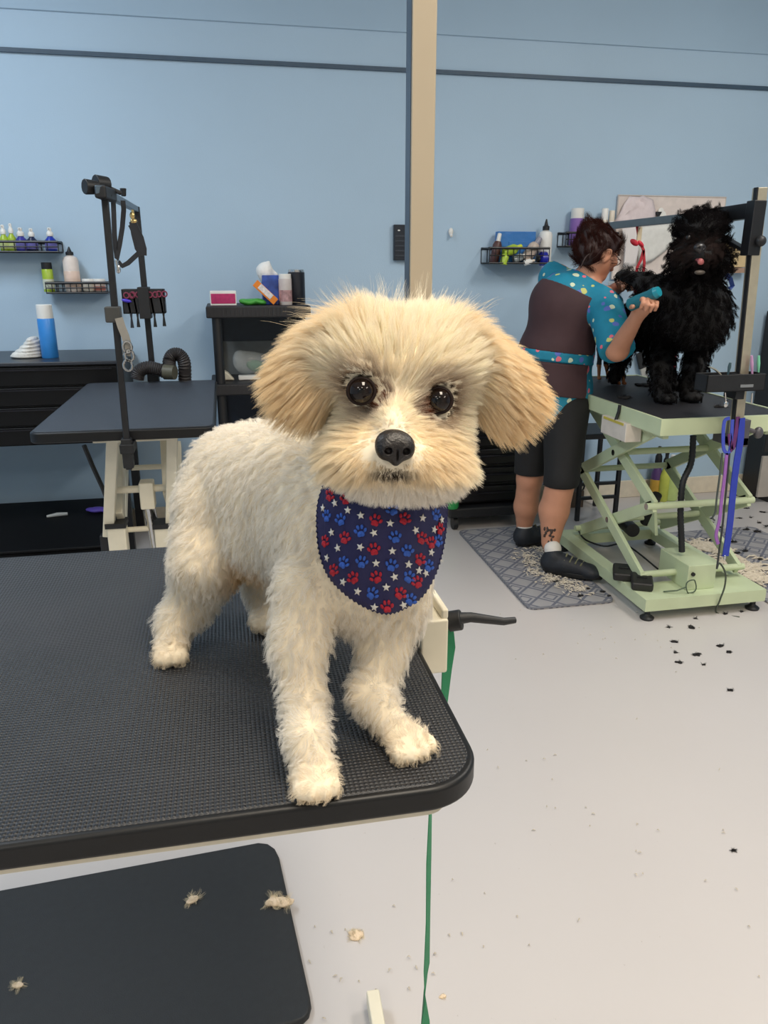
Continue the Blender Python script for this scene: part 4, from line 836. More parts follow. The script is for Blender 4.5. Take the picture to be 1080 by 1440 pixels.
# ------------------------------------------------------------ mats with lattice print
def lattice_mat(name):
    m = mat(name, (158, 156, 158), .75, var=.05, scale=20); t = NT(m); X = t.xyz()
    def line(e, per, w):
        f = t.ma('ABSOLUTE', t.ma('SUBTRACT', t.ma('FRACT', t.ma('DIVIDE', e, per)), .5)); return t.ma('LESS_THAN', f, w)
    u = t.ma('ADD', X[0], X[1]); v = t.ma('SUBTRACT', X[0], X[1])
    L1 = t.ma('MAXIMUM', line(u, .115, .07), line(v, .115, .07))
    fx = t.ma('ABSOLUTE', t.ma('SUBTRACT', t.ma('FRACT', t.ma('DIVIDE', X[0], .115)), .5)); fy = t.ma('ABSOLUTE', t.ma('SUBTRACT', t.ma('FRACT', t.ma('DIVIDE', X[1], .115)), .5))
    dd = t.ma('ABSOLUTE', t.ma('SUBTRACT', t.ma('ADD', fx, fy), .27)); L2 = t.ma('LESS_THAN', dd, .05)
    f = t.ma('MAXIMUM', L1, L2); old = t.b.inputs['Base Color'].links[0].from_socket
    t.nt.links.new(t.mix(f, old, lin((104, 107, 120))), t.b.inputs['Base Color']); return m
LM = lattice_mat('lattice_print')
def floor_rug(name, lo, hi, label, rotz=0):
    c = Vector(((lo[0]+hi[0])/2, (lo[1]+hi[1])/2, 0)); p = MB(); R = Euler((0, 0, rotz)).to_matrix()
    p.prism([c+R@(Vector((x, y, 0))-c) for x, y in rbox(lo, hi, .035)], (0, 0, .009)); o = p.build(name, LM, bevel=.003, origin=c); tag(o, label, 'mat'); return o
q1, q2, q3 = on(652, 748), on(738, 853), on(866, 848)
rg = floor_rug('kitchen_mat', (q2.x, q3.y), (q3.x, q1.y), 'grey lattice-patterned mat under the groomer shoes')
p = MB(); c = rg.location; 
p.tube([(x, y, .008) for x, y in rbox((q2.x+.003, q3.y+.003), (q3.x-.003, q1.y-.003), .034)], .0045, 6, closed=True); p.build('binding', mat('grey_binding', (112, 114, 122), .7), rg)
rg2 = floor_rug('kitchen_mat', (2.14, 2.42), (2.72, 3.42), 'grey lattice-patterned mat right of the lift table, strewn with hair', 0)
# hair clippings
def clippings(name, label, centers, N, fm_, seed, L=.012, r=.0006, z=.01):
    rs = random.Random(seed); p = MB()
    for _ in range(N):
        c = rs.choice(centers); a = rs.random()*6.28; d = abs(rs.gauss(0, c[2])); x, y = c[0]+d*math.cos(a), c[1]+d*math.sin(a)*(c[3] if len(c) > 3 else 1); b = rs.random()*6.28; l = L*rs.uniform(.5, 1.5); u = Vector((math.cos(b), math.sin(b), 0))
        q = Vector((x, y, z+rs.random()*.004)); p.tube([q-u*l, q+Vector((0, 0, .003))+Vector((-u.y, u.x, 0))*l*.3, q+u*l], [r, r*3, r], 4)
    o = p.build(name, fm_, origin=(centers[0][0], centers[0][1], z)); tag(o, label, 'hair clippings', kind='stuff'); return o
def cz_(px, py, s, k=1): v = on(px, py); return (v.x, v.y, s, k)
clippings('hair_clippings', 'cream hair clippings strewn on the grey mat around the groomer shoes', [cz_(742, 785, .05), cz_(750, 795, .04), cz_(775, 818, .04), cz_(795, 822, .05), cz_(815, 832, .05), cz_(760, 775, .04), cz_(752, 808, .03)], 420, mat('cream_clippings', (214, 204, 188), .9), 3, .010, .0010, .011)
clippings('hair_clippings', 'cream hair clippings heaped on the mat right of the lift table', [cz_(1000, 775, .05), cz_(1030, 795, .06), cz_(1060, 815, .06), cz_(985, 770, .04), cz_(1045, 800, .08)], 700, mat('cream_clippings', (226, 212, 188), .9), 4, .022, .0018, .011)
clippings('hair_clippings', 'fine pale hair specks scattered over the grey floor', [cz_(760, 1100, .35), cz_(620, 1330, .25), cz_(850, 900, .25), cz_(900, 1200, .3), cz_(480, 1380, .12)], 90, mat('pale_specks', (206, 196, 180), .9), 5, .0035, .0006, .0012)
G3 = 'black hair tufts on the mat right of the lift table'
G4 = 'black hair tufts near the black cabinet'
rs = random.Random(5); k = 0
spots3 = [(1008, 755, .05), (1032, 762, .03), (1050, 745, .03), (1065, 748, .035), (1035, 778, .03), (1050, 775, .03), (1068, 786, .03), (990, 740, .02), (1000, 735, .02), (1015, 742, .02), (996, 760, .03), (1022, 752, .02), (1078, 740, .02)]
for i, (px, py, r) in enumerate(spots3): tuft('dark_hair_tuft', on(px, py, .01), r*.8, 8, (90, .02), DKM, 'loose black hair tuft on the lattice-patterned mat right of the lift table', G3, .35, 60+i, DKC)
spots4 = [(1025, 700, .016), (1050, 715, .02), (1072, 720, .025), (1062, 700, .014), (1040, 729, .02), (1056, 728, .014), (1038, 697, .02), (1076, 701, .012), (985, 727, .022), (1000, 729, .012), (1068, 735, .018), (1046, 705, .01)]
for i, (px, py, r) in enumerate(spots4): tuft('dark_hair_tuft', on(px, py), r, 7, (60, .014), DKM, 'loose black hair tuft on the bare floor before the black cabinet', G4, .35, 90+i, DKC)
spots5 = [(700, 817, .006), (816, 838, .02), (848, 832, .016), (857, 838, .012), (826, 828, .014), (742, 793, .008), (783, 818, .02)]
for i, (px, py, r) in enumerate(spots5[1:]): tuft('dark_hair_tuft', on(px, py, .01), r, 7, (50, .01), DKM, 'loose black hair tuft lying on the mat beside the groomer shoes', 'black hair tufts beside the groomer shoes', .4, 120+i, DKC)
for i, (px, py, r, lab) in enumerate(((800, 545, .035, 'at the groomer side of'), (880, 560, .05, 'at the front left of'), (905, 542, .06, 'behind the paws on'), (1010, 572, .03, 'right of the paws on'))):
    tuft('dark_hair_tuft', on(px, py, GZ+.001), r, 9, (120, .02), DKM, 'flat black hair tuft %s the lift table top' % lab, 'black hair tufts on the lift table top', .25, 140+i, DKC)

# ------------------------------------------------------------ items behind the lift table
def fb(label, px, py, ptop, r, m_, capm, kind, capf, lm=None):
    f = on(px, py); v = at(px, ptop, f.y); bottle('spray_bottle' if kind == 'spray' else 'jug', label, 'bottle', px, f.y, 0, v.z, r, m_, capm, None, kind, lm, capf)
fb('translucent pale green spray bottle on the floor behind the lift table', 940, 702, 640, .05, mat('pale_lime_clear', (186, 206, 130), .25), WHITEP, 'spray', .25)
fb('purple spray bottle with yellow base label behind the lift table', 920, 702, 628, .034, mat('purple_spray', (92, 66, 120), .3), BLACKP, 'spray', .3, mat('amber_label', (198, 158, 60), .5))
fb('dark-headed clear spray bottle with lime liquid behind the lift table', 931, 704, 634, .03, mat('lime_liquid', (196, 204, 90), .25), BLACKP, 'spray', .3)
st_ = thing('stool', 'black metal stand with crossed legs behind the lift table', 'stand', (2.05, 3.85, 0))
sa, sb = at(812, 600, 3.8).x, at(866, 600, 3.8).x
for x in (sa, sb):
    for y in (3.72, 3.96): p = MB(); p.bar((x, y, 0), (x, y, .46), .022, .022, (0, 1, 0)); p.build('leg', BLACKM, st_, bevel=.002)
p = MB(); p.box((sa-.03, 3.69, .46), (sb+.03, 3.99, .49)); p.build('seat', BLACKP, st_, bevel=.008)
for z in (.12, .2): p = MB(); p.box((sa, 3.71, z), (sb, 3.73, z+.016)); p.build('stretcher', BLACKM, st_)
bx = on(818, 712); p = MB(); p.box((bx.x-.14, bx.y-.02, 0), (bx.x-.0, bx.y+.16, .10)); tag(p.build('brown_box', mat('brown_card', (92, 76, 62), .7), bevel=.004, origin=(bx.x, bx.y, 0)), 'low brown box on the floor behind the groomer and lift table', 'box')
q = at(812, 660, 4.0); p = MB(); p.tube([(q.x+.05*math.cos(u), 3.99+.01*math.sin(2*u), .16+.09*math.sin(u)) for u in np.linspace(0, 6.28, 20)[:-1]], .005, 6, closed=True); tag(p.build('cable_loop', BLACKP, origin=(q.x, 3.99, .08)), 'black cable loop against the baseboard behind the groomer', 'cable')
# pale brush holder hung on the wall between the dogs
A, B = at(899, 496, WY-.03), at(907, 531, WY-.03)
t = thing('brush', 'black and white brush hanging on the wall between the tiny dog and black dog', 'brush', A)
p = MB(); d = B-A; p.bar(A, A+d*.62, .045, .02, (0, 1, 0)); p.build('head', BLACKP, t, bevel=.004); p = MB(); p.bar(A+d*.6, B+d*.3, .04, .018, (0, 1, 0)); p.build('handle', mat('handle_grey', (176, 176, 172), .4), t, bevel=.004)
p = MB(); p.tube(at_list([(952, 470), (948, 500), (945, 530), (944, 545)], WY-.05), .01, 8, flat=(.03, .005, (1, 0, 0))); tag(p.build('red_strap', mat('deep_red', (150, 30, 44), .6), origin=at(950, 500, WY)), 'deep red strap hanging on the wall seen between the black dog legs', 'strap')
# black cabinet at the right edge
kx = at(1052, 690, 4.0).x
kb = thing('tall_cabinet', 'tall black cabinet with grey lower panel at the right edge', 'cabinet', (kx+.3, 3.95, 0))
ktop = at(1077, 440, 3.85).z
p = MB(); p.box((kx, 3.82, 0), (kx+.62, 4.07, ktop)); p.build('body', mat('cabinet_black', (30, 30, 32), .5), kb, bevel=.006)
a, b = at(1066, 686, 3.81), at(1080, 644, 3.81); p = MB(); p.box((a.x, 3.805, .04), (kx+.56, 3.822, at(1066, 642, 3.81).z)); p.build('lower_panel', mat('panel_grey', (172, 166, 158), .5), kb, bevel=.003)
p = MB(); p.box((a.x, 3.805, at(1066, 636, 3.81).z), (kx+.56, 3.822, ktop-.05)); p = p.build('door', mat('cabinet_door', (26, 26, 28), .4), kb, bevel=.003)
k = MB(); k.cyl((a.x+.05, 3.79, .75), (a.x+.05, 3.79, .9), .006); k.build('handle', CHROME, p)
# ------------------------------------------------------------ the cream dog
def EL(px, py, Y, rx, rz, ry, rot=(0, 0, 0), k=.015):
    c = at(px, py, Y); s = ppx(c); return elp(c, (rx*s, ry, rz*s), rot, k)
def CP(a, b, ra, rb, k=.015): return cap(at(*a), at(*b), ra, rb, k)
dg = thing('dog', 'small cream long-eared dog with navy paw-print bandana standing on the near table', 'dog', (.04, .70, TZ))
PZ = TZ+.014
def paw(px, py, Y, r=.019, fwd=(0, -.012)):
    v = at(px, py, Y); return v
body = [
 # trunk
 CP((480, 760, .70), (345, 695, .89), .060, .058, .03), CP((435, 668, .76), (338, 674, .88), .058, .062, .03), EL(398, 760, .80, 75, 55, .05, k=.03),
 EL(522, 800, .672, 86, 96, .052, k=.03), CP((540, 730, .66), (548, 640, .655), .050, .046, .025), EL(470, 720, .70, 70, 80, .055, k=.03),
 # tail tucked behind the rump
 CP((345, 640, .93), (385, 650, .965), .018, .012, .015),
]
def leg(P, k=.018):
    out = []
    for (a, ra), (b, rb) in zip(P[:-1], P[1:]): out.append(cap(a, b, ra, rb, k))
    return out
f1 = on(441, 1106, TZ); f2 = on(572, 1056, TZ); f3 = on(242, 928, TZ); f4 = on(374, 886, TZ)
V3 = lambda v, dx=0, dy=0, dz=0: Vector(v)+Vector((dx, dy, dz))
body += leg([(at(434, 830, .655), .033), (at(420, 905, .635), .023), (at(426, 980, .61), .0165), (V3(f1, -.003, .022, .035), .0155), (V3(f1, 0, .008, .018), .0165)])
body += [elp(V3(f1, .001, -.003, .013), (.0200, .022, .013), k=.008)]
for dx in (-.014, -.005, .005, .014): body.append(elp(V3(f1, dx+.001, -.021+abs(dx)*.4, .010), (.0062, .010, .009), k=.003))
body += leg([(at(556, 850, .672), .033), (at(537, 920, .655), .021), (at(528, 985, .64), .0155), (V3(f2, -.029, .038, .040), .0150), (V3(f2, -.012, .018, .020), .016)])
body += [elp(V3(f2, .0, .0, .013), (.020, .020, .012), (0, 0, .5), k=.008)]
for i, (dx, dy) in enumerate(((-.012, -.018), (-.001, -.019), (.010, -.015), (.019, -.007))): body.append(elp(V3(f2, dx, dy, .010), (.0062, .010, .009), (0, 0, .5), k=.003))
body += leg([(at(305, 725, .86), .050), (at(290, 790, .83), .036), (at(270, 850, .84), .022), (V3(f3, .005, .022, .038), .0155), (V3(f3, 0, .008, .018), .016)], .022)
body += [elp(V3(f3, 0, -.002, .013), (.018, .020, .012), k=.008)]
for dx in (-.013, -.0045, .0045, .013): body.append(elp(V3(f3, dx, -.018+abs(dx)*.3, .010), (.0058, .009, .009), k=.003))
body += leg([(at(392, 755, .90), .042), (at(374, 815, .89), .028), (V3(f4, .004, .03, .045), .017), (V3(f4, 0, .005, .018), .017)], .02)
body += [elp(V3(f4, 0, -.002, .013), (.018, .020, .012), k=.008)]
# head
HEADP = [
 EL(560, 540, .642, 92, 68, .062, k=.02), EL(560, 602, .622, 92, 58, .052, k=.02), EL(556, 634, .585, 58, 40, .045, (0, .08, 0), .015),
 EL(500, 644, .590, 44, 36, .034, k=.02), EL(612, 656, .590, 46, 36, .034, k=.02), EL(558, 668, .595, 62, 22, .034, k=.02),
 EL(553, 602, .568, 20, 26, .03, (.6, .08, 0), .012),
 EL(500, 505, .610, 36, 26, .03, k=.02), EL(622, 513, .610, 36, 26, .03, k=.02), EL(560, 498, .628, 86, 42, .045, k=.02)]
EARS = [EL(480, 490, .636, 44, 32, .032, (0, -.5, 0), .035), EL(444, 514, .638, 38, 32, .024, (0, -.75, 0), .025), EL(423, 536, .632, 28, 36, .017, (0, .25, 0), .015), EL(444, 554, .628, 22, 26, .013, (0, -.3, 0), .012),
        EL(644, 495, .638, 46, 32, .032, (0, .5, 0), .035), EL(692, 524, .640, 44, 36, .024, (0, .75, 0), .025), EL(702, 556, .635, 34, 48, .017, (0, -.35, 0), .015), EL(732, 554, .64, 26, 20, .013, (0, .6, 0), .012)]
e1, e2 = at(508, 550, .584), at(617, 563, .584)
sock = [elp(e1+Vector((0, -.001, 0)), (.0115, .0115, .0115), k=-.004), elp(e2+Vector((0, -.001, 0)), (.0115, .0115, .0115), k=-.004)]
ALLD = body+HEADP+EARS
SKIN = mat('cream_coat', (238, 224, 198), .9, var=.06, scale=120)
bo, BV, BF = blob('body', ALLD+sock, .0042, SKIN, dg, None)
# classify surface points: head, ears, trunk
cN = np.array(at(555, 622, .53)); cB = np.array(at(560, 575, .59))
def pix(P):
    d = P-np.array(EYE); z = d@np.array(FW); return 540+F*(d@np.array(RT))/z, 720-F*(d@np.array(UP))/z
E1, E2_ = np.array(e1), np.array(e2)
hc = np.array(at(558, 590, .63)); 
def sdist(P, prims):
    m = np.full(len(P), 9.)
    for p in prims:
        if p[0] == 'e':
            L = (P-p[1])@p[3]; k0 = np.linalg.norm(L/p[2], axis=1); k1 = np.linalg.norm(L/p[2]**2, axis=1)+1e-9; d = k0*(k0-1)/k1
        else:
            ab = p[2]-p[1]; t = np.clip((P-p[1])@ab/(ab@ab), 0, 1); d = np.linalg.norm(P-p[1]-t[:, None]*ab, axis=1)-(p[3]+(p[4]-p[3])*t)
        m = np.minimum(m, d)
    return m
def wts(P):
    dh = sdist(P, HEADP); de = sdist(P, EARS); db = sdist(P, body)
    he = 1/(1+np.exp((dh-db)/.003)); ea = 1/(1+np.exp((de-np.minimum(dh, db)+.002)/.003)); return he*(1-ea), ea, (1-he)*(1-ea)
noseC = np.array(at(555, 628, .541))
EARL, EARR = np.array(at(500, 455, .62)), np.array(at(622, 462, .625))
def groom(P, n):
    h, e, b = wts(P); down = np.array([0, 0, -1.])
    # trunk: backwards over the back, downwards on the sides and legs
    back = nrm(np.array(at(330, 700, .9))-np.array(at(500, 700, .68)))
    side = np.clip(n[:, 2:3], 0, 1); gb = back*(.25+.6*side)+down*(.95-.6*side)
    # head: away from the nose and the bridge
    gh = nrm(P-(noseC+np.array([0, .01, .006])))*1.0
    up = np.clip((P[:, 2:3]-at(560, 560, .59).z)/.02, 0, 1)
    gh = gh+down*(.45*(1-up))+up*nrm((P-cB)*np.array([1.3, .6, 1.]))*.8
    src = np.where((P[:, 0:1] < cB[0]), EARL, EARR)
    ge = nrm(P-src)+down*.5+np.where(P[:, 0:1] < cB[0], -1, 1)*np.array([.55, 0, 0])
    return gb*b[:, None]+gh*h[:, None]+ge*e[:, None]
def eyed(P): return np.minimum(np.linalg.norm(P-E1, axis=1), np.linalg.norm(P-E2_, axis=1))
def flen(P):
    h, e, b = wts(P); low = np.clip((P[:, 2]-TZ)/.05, 0, 1)
    L = b*(.0070+.0065*low)+h*.018+e*.027
    dn = np.linalg.norm(P-noseC, axis=1); L = L*np.clip((dn-.010)/.035, .14, 1)
    de = eyed(P); L = L*np.clip((de-.006)/.022, .22, 1)
    # crown hair is longer, chin shorter
    bx0, by0 = pix(P); L = np.where((by0 > 668) & (h > .5), L*.62, L)
    L = L*(1+.15*h*np.clip((P[:, 2]-at(560, 480, .6).z)/.02, 0, 1))
    bx, by = pix(P); band = (b > .5) & (by > 700) & (by < 850) & (bx > 445) & (bx < 632) & (P[:, 1] < .66)
    return np.where(band, L*.45, L)
def wgt(P):
    h, e, b = wts(P); de = eyed(P); dn = np.linalg.norm(P-noseC, axis=1)
    return (b*1+h*2.2+e*2.2)*(de > .0117)*(dn > .0155)
Wt = np.array(lin((248, 243, 234))); Cr = np.array(lin((255, 246, 226))); Tn = np.array(lin((248, 218, 166))); Br = np.array(lin((120, 70, 48))); Dk = np.array(lin((52, 40, 36)))
def ftint(P, gi):
    h, e, b = wts(P); c = Wt*b[:, None]+Cr*h[:, None]+(Cr*.55+Tn*.45)*e[:, None]
    px, py = pix(P)
    def blend(c, w, col): w = np.clip(w, 0, 1)[:, None]; return c*(1-w)+col*w
    # tan muzzle sides and ear fringe
    dm = np.linalg.norm((P-np.array(at(556, 645, .58)))/np.array([.055, .05, .03]), axis=1); c = blend(c, h*(1.25-dm)*.75, Tn)
    c = blend(c, h*np.clip((py-672)/12, 0, 1), Wt)
    tipd = np.minimum(np.linalg.norm(P-np.array(at(385, 575, .64)), axis=1), np.linalg.norm(P-np.array(at(745, 570, .65)), axis=1)); c = blend(c, e*(.07-tipd)/.07*.7, Tn)
    for E_, s_ in ((E1, 1), (E2_, -1)):
        d = np.linalg.norm(P-E_, axis=1); c = blend(c, (.027-d)/.012*.8*h, np.array(lin((140, 104, 72)))); c = blend(c, (.0158-d)/.0025, Dk)
        q = np.linalg.norm((P-(E_+np.array([s_*.0135, -.002, -.0065])))/np.array([1.3, 1, 1]), axis=1); c = blend(c, (.0130-q)/.006*.95, Br)
    dn = np.linalg.norm(P-noseC, axis=1); c = blend(c, (.019-dn)/.004*.8, np.array(lin((120, 92, 70)))); 
    mo = np.linalg.norm((P-np.array(at(552, 664, .55)))/np.array([.016, .03, .006]), axis=1); c = blend(c, (1.3-mo)*1.2, Dk)
    # warm belly and feet
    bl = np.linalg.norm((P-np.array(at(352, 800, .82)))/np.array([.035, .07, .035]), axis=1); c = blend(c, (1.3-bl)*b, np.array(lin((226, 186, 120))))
    c = blend(c, b*np.clip((TZ+.03-P[:, 2])/.02, 0, 1)*.6, np.array(lin((240, 218, 178))))
    lv = (.93+.14*RS.rand(len(P)))*(.93+.1*((gi*7919) % 97)/97); return np.clip(c*lv[:, None], 0, 1)
FM = fur_mat('cream_fur', None)
fur('fur', BV, BF, 115000, flen, groom, FM, dg, .00011, 7, lift=.52, clump=.55, per=15, wave=.13, freq=7., weight=lambda P: wgt(P)*(wts(P)[2] > .4), tint=ftint, jit=.22, floorz=TZ+.0012)
fur('face_fur', BV, BF, 75000, flen, groom, FM, dg, .00010, 8, lift=.36, clump=.40, per=30, wave=.03, freq=4., weight=lambda P: wgt(P)*(wts(P)[2] <= .5)*(wts(P)[1] <= .5), tint=ftint, jit=.10)
fur('ear_fur', BV, BF, 45000, flen, groom, FM, dg, .00009, 9, lift=.20, clump=.50, per=16, wave=.02, freq=3., weight=lambda P: wgt(P)*(wts(P)[1] > .42), tint=ftint, jit=.08)
# flyaway wisps from the crown
fur('wisps', BV, BF, 520, lambda P: np.full(len(P), .034), groom, FM, dg, .00011, 8, lift=.9, clump=.5, per=7, wave=.06, freq=4., weight=lambda P: (wts(P)[0]+wts(P)[1])*(P[:, 2] > at(560, 470, .62).z), tint=ftint, jit=.35)
EYEM = mat('dark_eye', (24, 15, 12), .07, var=.3, scale=60, spec=.4)
RIM = mat('eye_rim', (34, 23, 20), .7, spec=.2)
for E_ in (e1, e2):
    p = MB(); p.ell(E_, .0107, n=28, k=20); ey = p.build('eye', EYEM, dg)
    p = MB(); d = (EYE-E_).normalized(); u = d.cross(Vector((0, 0, 1))).normalized(); v = u.cross(d)
    p.tube([E_+d*.0040+(u*math.cos(a)*.0104+v*math.sin(a)*.0097) for a in np.linspace(0, 2*PI, 25)[:-1]], .0015, 8, closed=True); p.build('eyelid', RIM, ey)
    p = MB(); p.ell(E_+d*.0064, (.0052, .0046, .0052), n=20); p.build('pupil', mat('pupil_black', (6, 5, 5), .05, spec=.4), ey)
nc = Vector(noseC); ns = ppx(nc)
npr = [elp(nc+Vector((0, .002, .003)), (.0135, .011, .0095), (0, .1, 0), .006), elp(nc+Vector((-.0068, -.002, -.001)), (.0078, .009, .0085), k=.005), elp(nc+Vector((.0068, -.002, -.0015)), (.0078, .009, .0085), k=.005), elp(nc+Vector((0, -.003, -.007)), (.0045, .006, .007), k=.005),
       elp(nc+Vector((-.0068, -.0105, -.001)), (.0030, .0050, .0028), (0, .3, 0), -.002), elp(nc+Vector((.0068, -.0105, -.002)), (.0030, .0050, .0028), (0, -.3, 0), -.002), elp(nc+Vector((0, -.0115, -.006)), (.0008, .004, .008), k=-.001)]
blob('nose', npr, .0009, mat('nose_leather', (22, 17, 17), .42, var=.15, bump=.0006, bscale=600, spec=.5), dg)
p = MB(); p.tube([at(537, 652, .556), at(545, 660, .550), at(553, 655, .547), at(562, 661, .550), at(570, 655, .556)], .0012, 6); p.build('mouth', mat('lip_dark', (40, 28, 28), .5), dg)

# bandana: cloth over the chest with printed paws and stars
def bsurf(px, py, off=0.):
    u = (px-538)/92.; v = (py-700)/160.
    Y = .592+.050*u*u+.012*v-.010*math.sin(v*PI) + .0015*math.sin(px*.10+py*.03)
    q = at(px, py, Y-off); return q
def outl(t):
    """outline of the visible cloth, t 0..1 from the upper left round the bottom to the upper right"""
    K = [(455, 682), (447, 712), (446, 745), (450, 780), (462, 810), (484, 834), (512, 853), (542, 863), (568, 856), (594, 838), (612, 808), (622, 776), (627, 742), (629, 708)]
    f = t*(len(K)-1); i = min(int(f), len(K)-2); f -= i; p0, p1, p2, p3 = [Vector(K[max(0, min(len(K)-1, i+d))]) for d in (-1, 0, 1, 2)]
    return .5*((2*p1)+(p2-p0)*f+(2*p0-5*p1+4*p2-p3)*f*f+(3*p1-p0-3*p2+p3)*f**3)
NTH = 120; rings = 14; V = []; Fc = []; C0 = Vector((540, 700))
top = lambda s: Vector((455+(629-455)*s, 682+(708-682)*s-6*math.sin(PI*s)+0))
for j in range(NTH+1):
    o_ = outl(j/NTH); zig = 1.8 if j % 2 else -.6; d = (o_-C0).normalized(); o_ = o_+d*zig; t_ = top(j/NTH) if False else Vector((min(max(o_.x, 456), 628), 0)); t_.y = 684+(t_.x-455)*.14
    for r_ in range(rings+1):
        q = t_.lerp(o_, r_/rings); V.append(bsurf(q.x, q.y))
for j in range(NTH):
    for r_ in range(rings):
        a = j*(rings+1)+r_; Fc.append((a, a+1, a+rings+2, a+rings+1))
bn = MB(); bn.add(V, Fc)
def flat(shape, mi):
    bn.mi(mi); V = [bsurf(x, y, .0012) for x, y in shape]; c = bsurf(sum(x for x, y in shape)/len(shape), sum(y for x, y in shape)/len(shape), .0012); n = len(V); bn.add(V+[c], [(i, (i+1) % n, n) for i in range(n)])
def Z(x, y): return 350+.3056*x, 660+.3056*y
def star(x, y, r, a0):
    sx = math.sqrt(max(.12, 1-((x-538)/100)**2)); flat([(x+sx*(r if k % 2 == 0 else r*.42)*math.sin(a0+k*PI/5), y-(r if k % 2 == 0 else r*.42)*math.cos(a0+k*PI/5)) for k in range(10)], 3)
def pawp(x, y, mi, a0, s=1.):
    sx = math.sqrt(max(.12, 1-((x-538)/100)**2))
    def el(cx_, cy_, rx, ry, a):
        out = []
        for k in range(12):
            t = 2*PI*k/12; ex, ey = rx*math.cos(t), ry*math.sin(t); ex, ey = ex*math.cos(a)-ey*math.sin(a), ex*math.sin(a)+ey*math.cos(a); X_, Y_ = cx_+ex, cy_+ey
            X_, Y_ = X_*math.cos(a0)-Y_*math.sin(a0), X_*math.sin(a0)+Y_*math.cos(a0); out.append((x+sx*X_*s, y+Y_*s))
        flat(out, mi)
    el(0, 3.6, 5.2, 4.0, 0); el(-2.4, 5.2, 2.8, 2.8, 0); el(2.4, 5.2, 2.8, 2.8, 0)
    for cx_, cy_, a in ((-7.2, -.8, -.5), (-2.9, -5.8, -.15), (2.9, -5.8, .15), (7.2, -.8, .5)): el(cx_, cy_, 2.1, 3.3, a)
rs = random.Random(3)
for x, y in ((395, 155), (455, 188), (515, 212), (650, 248), (800, 224), (575, 292), (768, 280), (853, 277), (380, 290), (408, 362), (513, 358), (660, 376), (358, 408), (585, 432), (735, 438), (670, 495), (783, 466), (433, 518), (632, 543), (500, 562), (577, 635), (712, 625), (840, 382), (340, 178), (888, 232), (815, 478)):
    star(*Z(x, y), 6.0, rs.uniform(-.4, .4))
for x, y in ((372, 120), (445, 135), (583, 235), (717, 228), (442, 316), (350, 332), (575, 368), (797, 318), (840, 338), (788, 416), (390, 465), (480, 500), (586, 497), (775, 520), (697, 572), (636, 632), (880, 275)): pawp(*Z(x, y), 1, rs.uniform(-.7, .7))
for x, y in ((422, 232), (358, 215), (514, 285), (673, 312), (730, 375), (520, 427), (436, 430), (657, 442), (738, 497), (828, 445), (568, 572), (862, 210), (660, 185), (872, 330), (745, 600)): pawp(*Z(x, y), 2, rs.uniform(-.7, .7))
cl = dict(rough=.75, var=.06, scale=200, bump=.0002, bscale=1500)
bmesh_ = bn.build('bandana', [mat('navy_cotton', (30, 30, 78), **cl), mat('red_print', (176, 24, 48), **cl), mat('blue_print', (46, 92, 186), **cl), mat('star_print', (226, 222, 214), **cl)], dg)
bmesh_['label'] = 'navy bandana printed with red and blue paws and white stars'
sm = bmesh_.modifiers.new('Solidify', 'SOLIDIFY'); sm.thickness = .0008; sm.offset = 0
nk = MB(); cN_ = at(545, 705, .655); ring = []
for k in range(40):
    a = 2*PI*k/40; ring.append(cN_+Vector((.054*math.cos(a)-.002, .052*math.sin(a)+.006, .012-.012*math.cos(a)+.022*math.sin(a))))
nk.tube(ring, .01, 8, closed=True, flat=(.022, .003, (0, 0, 1), 1)); nk.build('bandana_band', MATS['navy_cotton'], dg)
# ------------------------------------------------------------ the big black dog on the lift table
def gp_(px, py, Y): return at(px, py, Y)
bd = thing('dog', 'big curly black dog with open mouth standing on the pale green lift table', 'dog', (1.84, 2.95, GZ))
g1 = on(934, 566, GZ+.002); g2 = on(970, 564, GZ+.002); g3 = on(947, 546, GZ+.002)
HY = 2.60
hd_ = at(985, 338, HY)
BH = [elp(at(986, 335, HY), (.072, .078, .076), k=.03), elp(at(985, 358, HY-.05), (.042, .052, .030), k=.03), elp(at(957, 365, HY+.01), (.032, .036, .062), (0, .15, 0), k=.02), elp(at(1013, 368, HY+.01), (.032, .036, .062), (0, -.15, 0), k=.02), elp(at(984, 320, HY), (.066, .072, .046), k=.03), elp(at(985, 376, HY-.04), (.030, .034, .016), k=.015)]
BB = [cap(at(980, 398, HY+.06), at(978, 440, HY+.14), .068, .100, .04), cap(at(972, 430, HY+.16), (1.90, 3.30, 1.10), .125, .120, .04), cap(at(925, 455, 3.12), at(935, 440, 3.28), .07, .08, .04), elp(at(985, 448, HY+.15), (.108, .11, .125), k=.04),
      cap(at(938, 408, HY+.14), at(905, 398, HY+.22), .056, .036, .03), cap(at(905, 396, HY+.22), at(880, 388, HY+.30), .034, .022, .02), elp(at(876, 387, HY+.31), (.030, .024, .020), k=.015)]
def lg(a, b, c, ra, rb, rc_): return [cap(a, b, ra, rb, .03), cap(b, c, rb, rc_, .02)]
BB += lg(at(934, 470, 3.06), at(930, 520, g1.y+.06), V3(g1, 0, .02, .03), .062, .044, .036) + [elp(V3(g1, 0, -.012, .020), (.040, .052, .022), k=.015)]
BB += lg(at(985, 470, 2.94), at(976, 520, g2.y+.03), V3(g2, 0, .02, .03), .060, .044, .036) + [elp(V3(g2, 0, -.012, .020), (.040, .052, .022), k=.015)]
BB += lg((1.95, 3.32, 1.05), (1.98, 3.32, .92), V3(g3, 0, .03, .03), .06, .04, .034) + [elp(V3(g3, 0, -.01, .020), (.036, .048, .022), k=.015)]
BB += lg((1.84, 3.34, 1.05), (1.82, 3.36, .92), (1.80, 3.36, GZ+.032), .06, .04, .030)
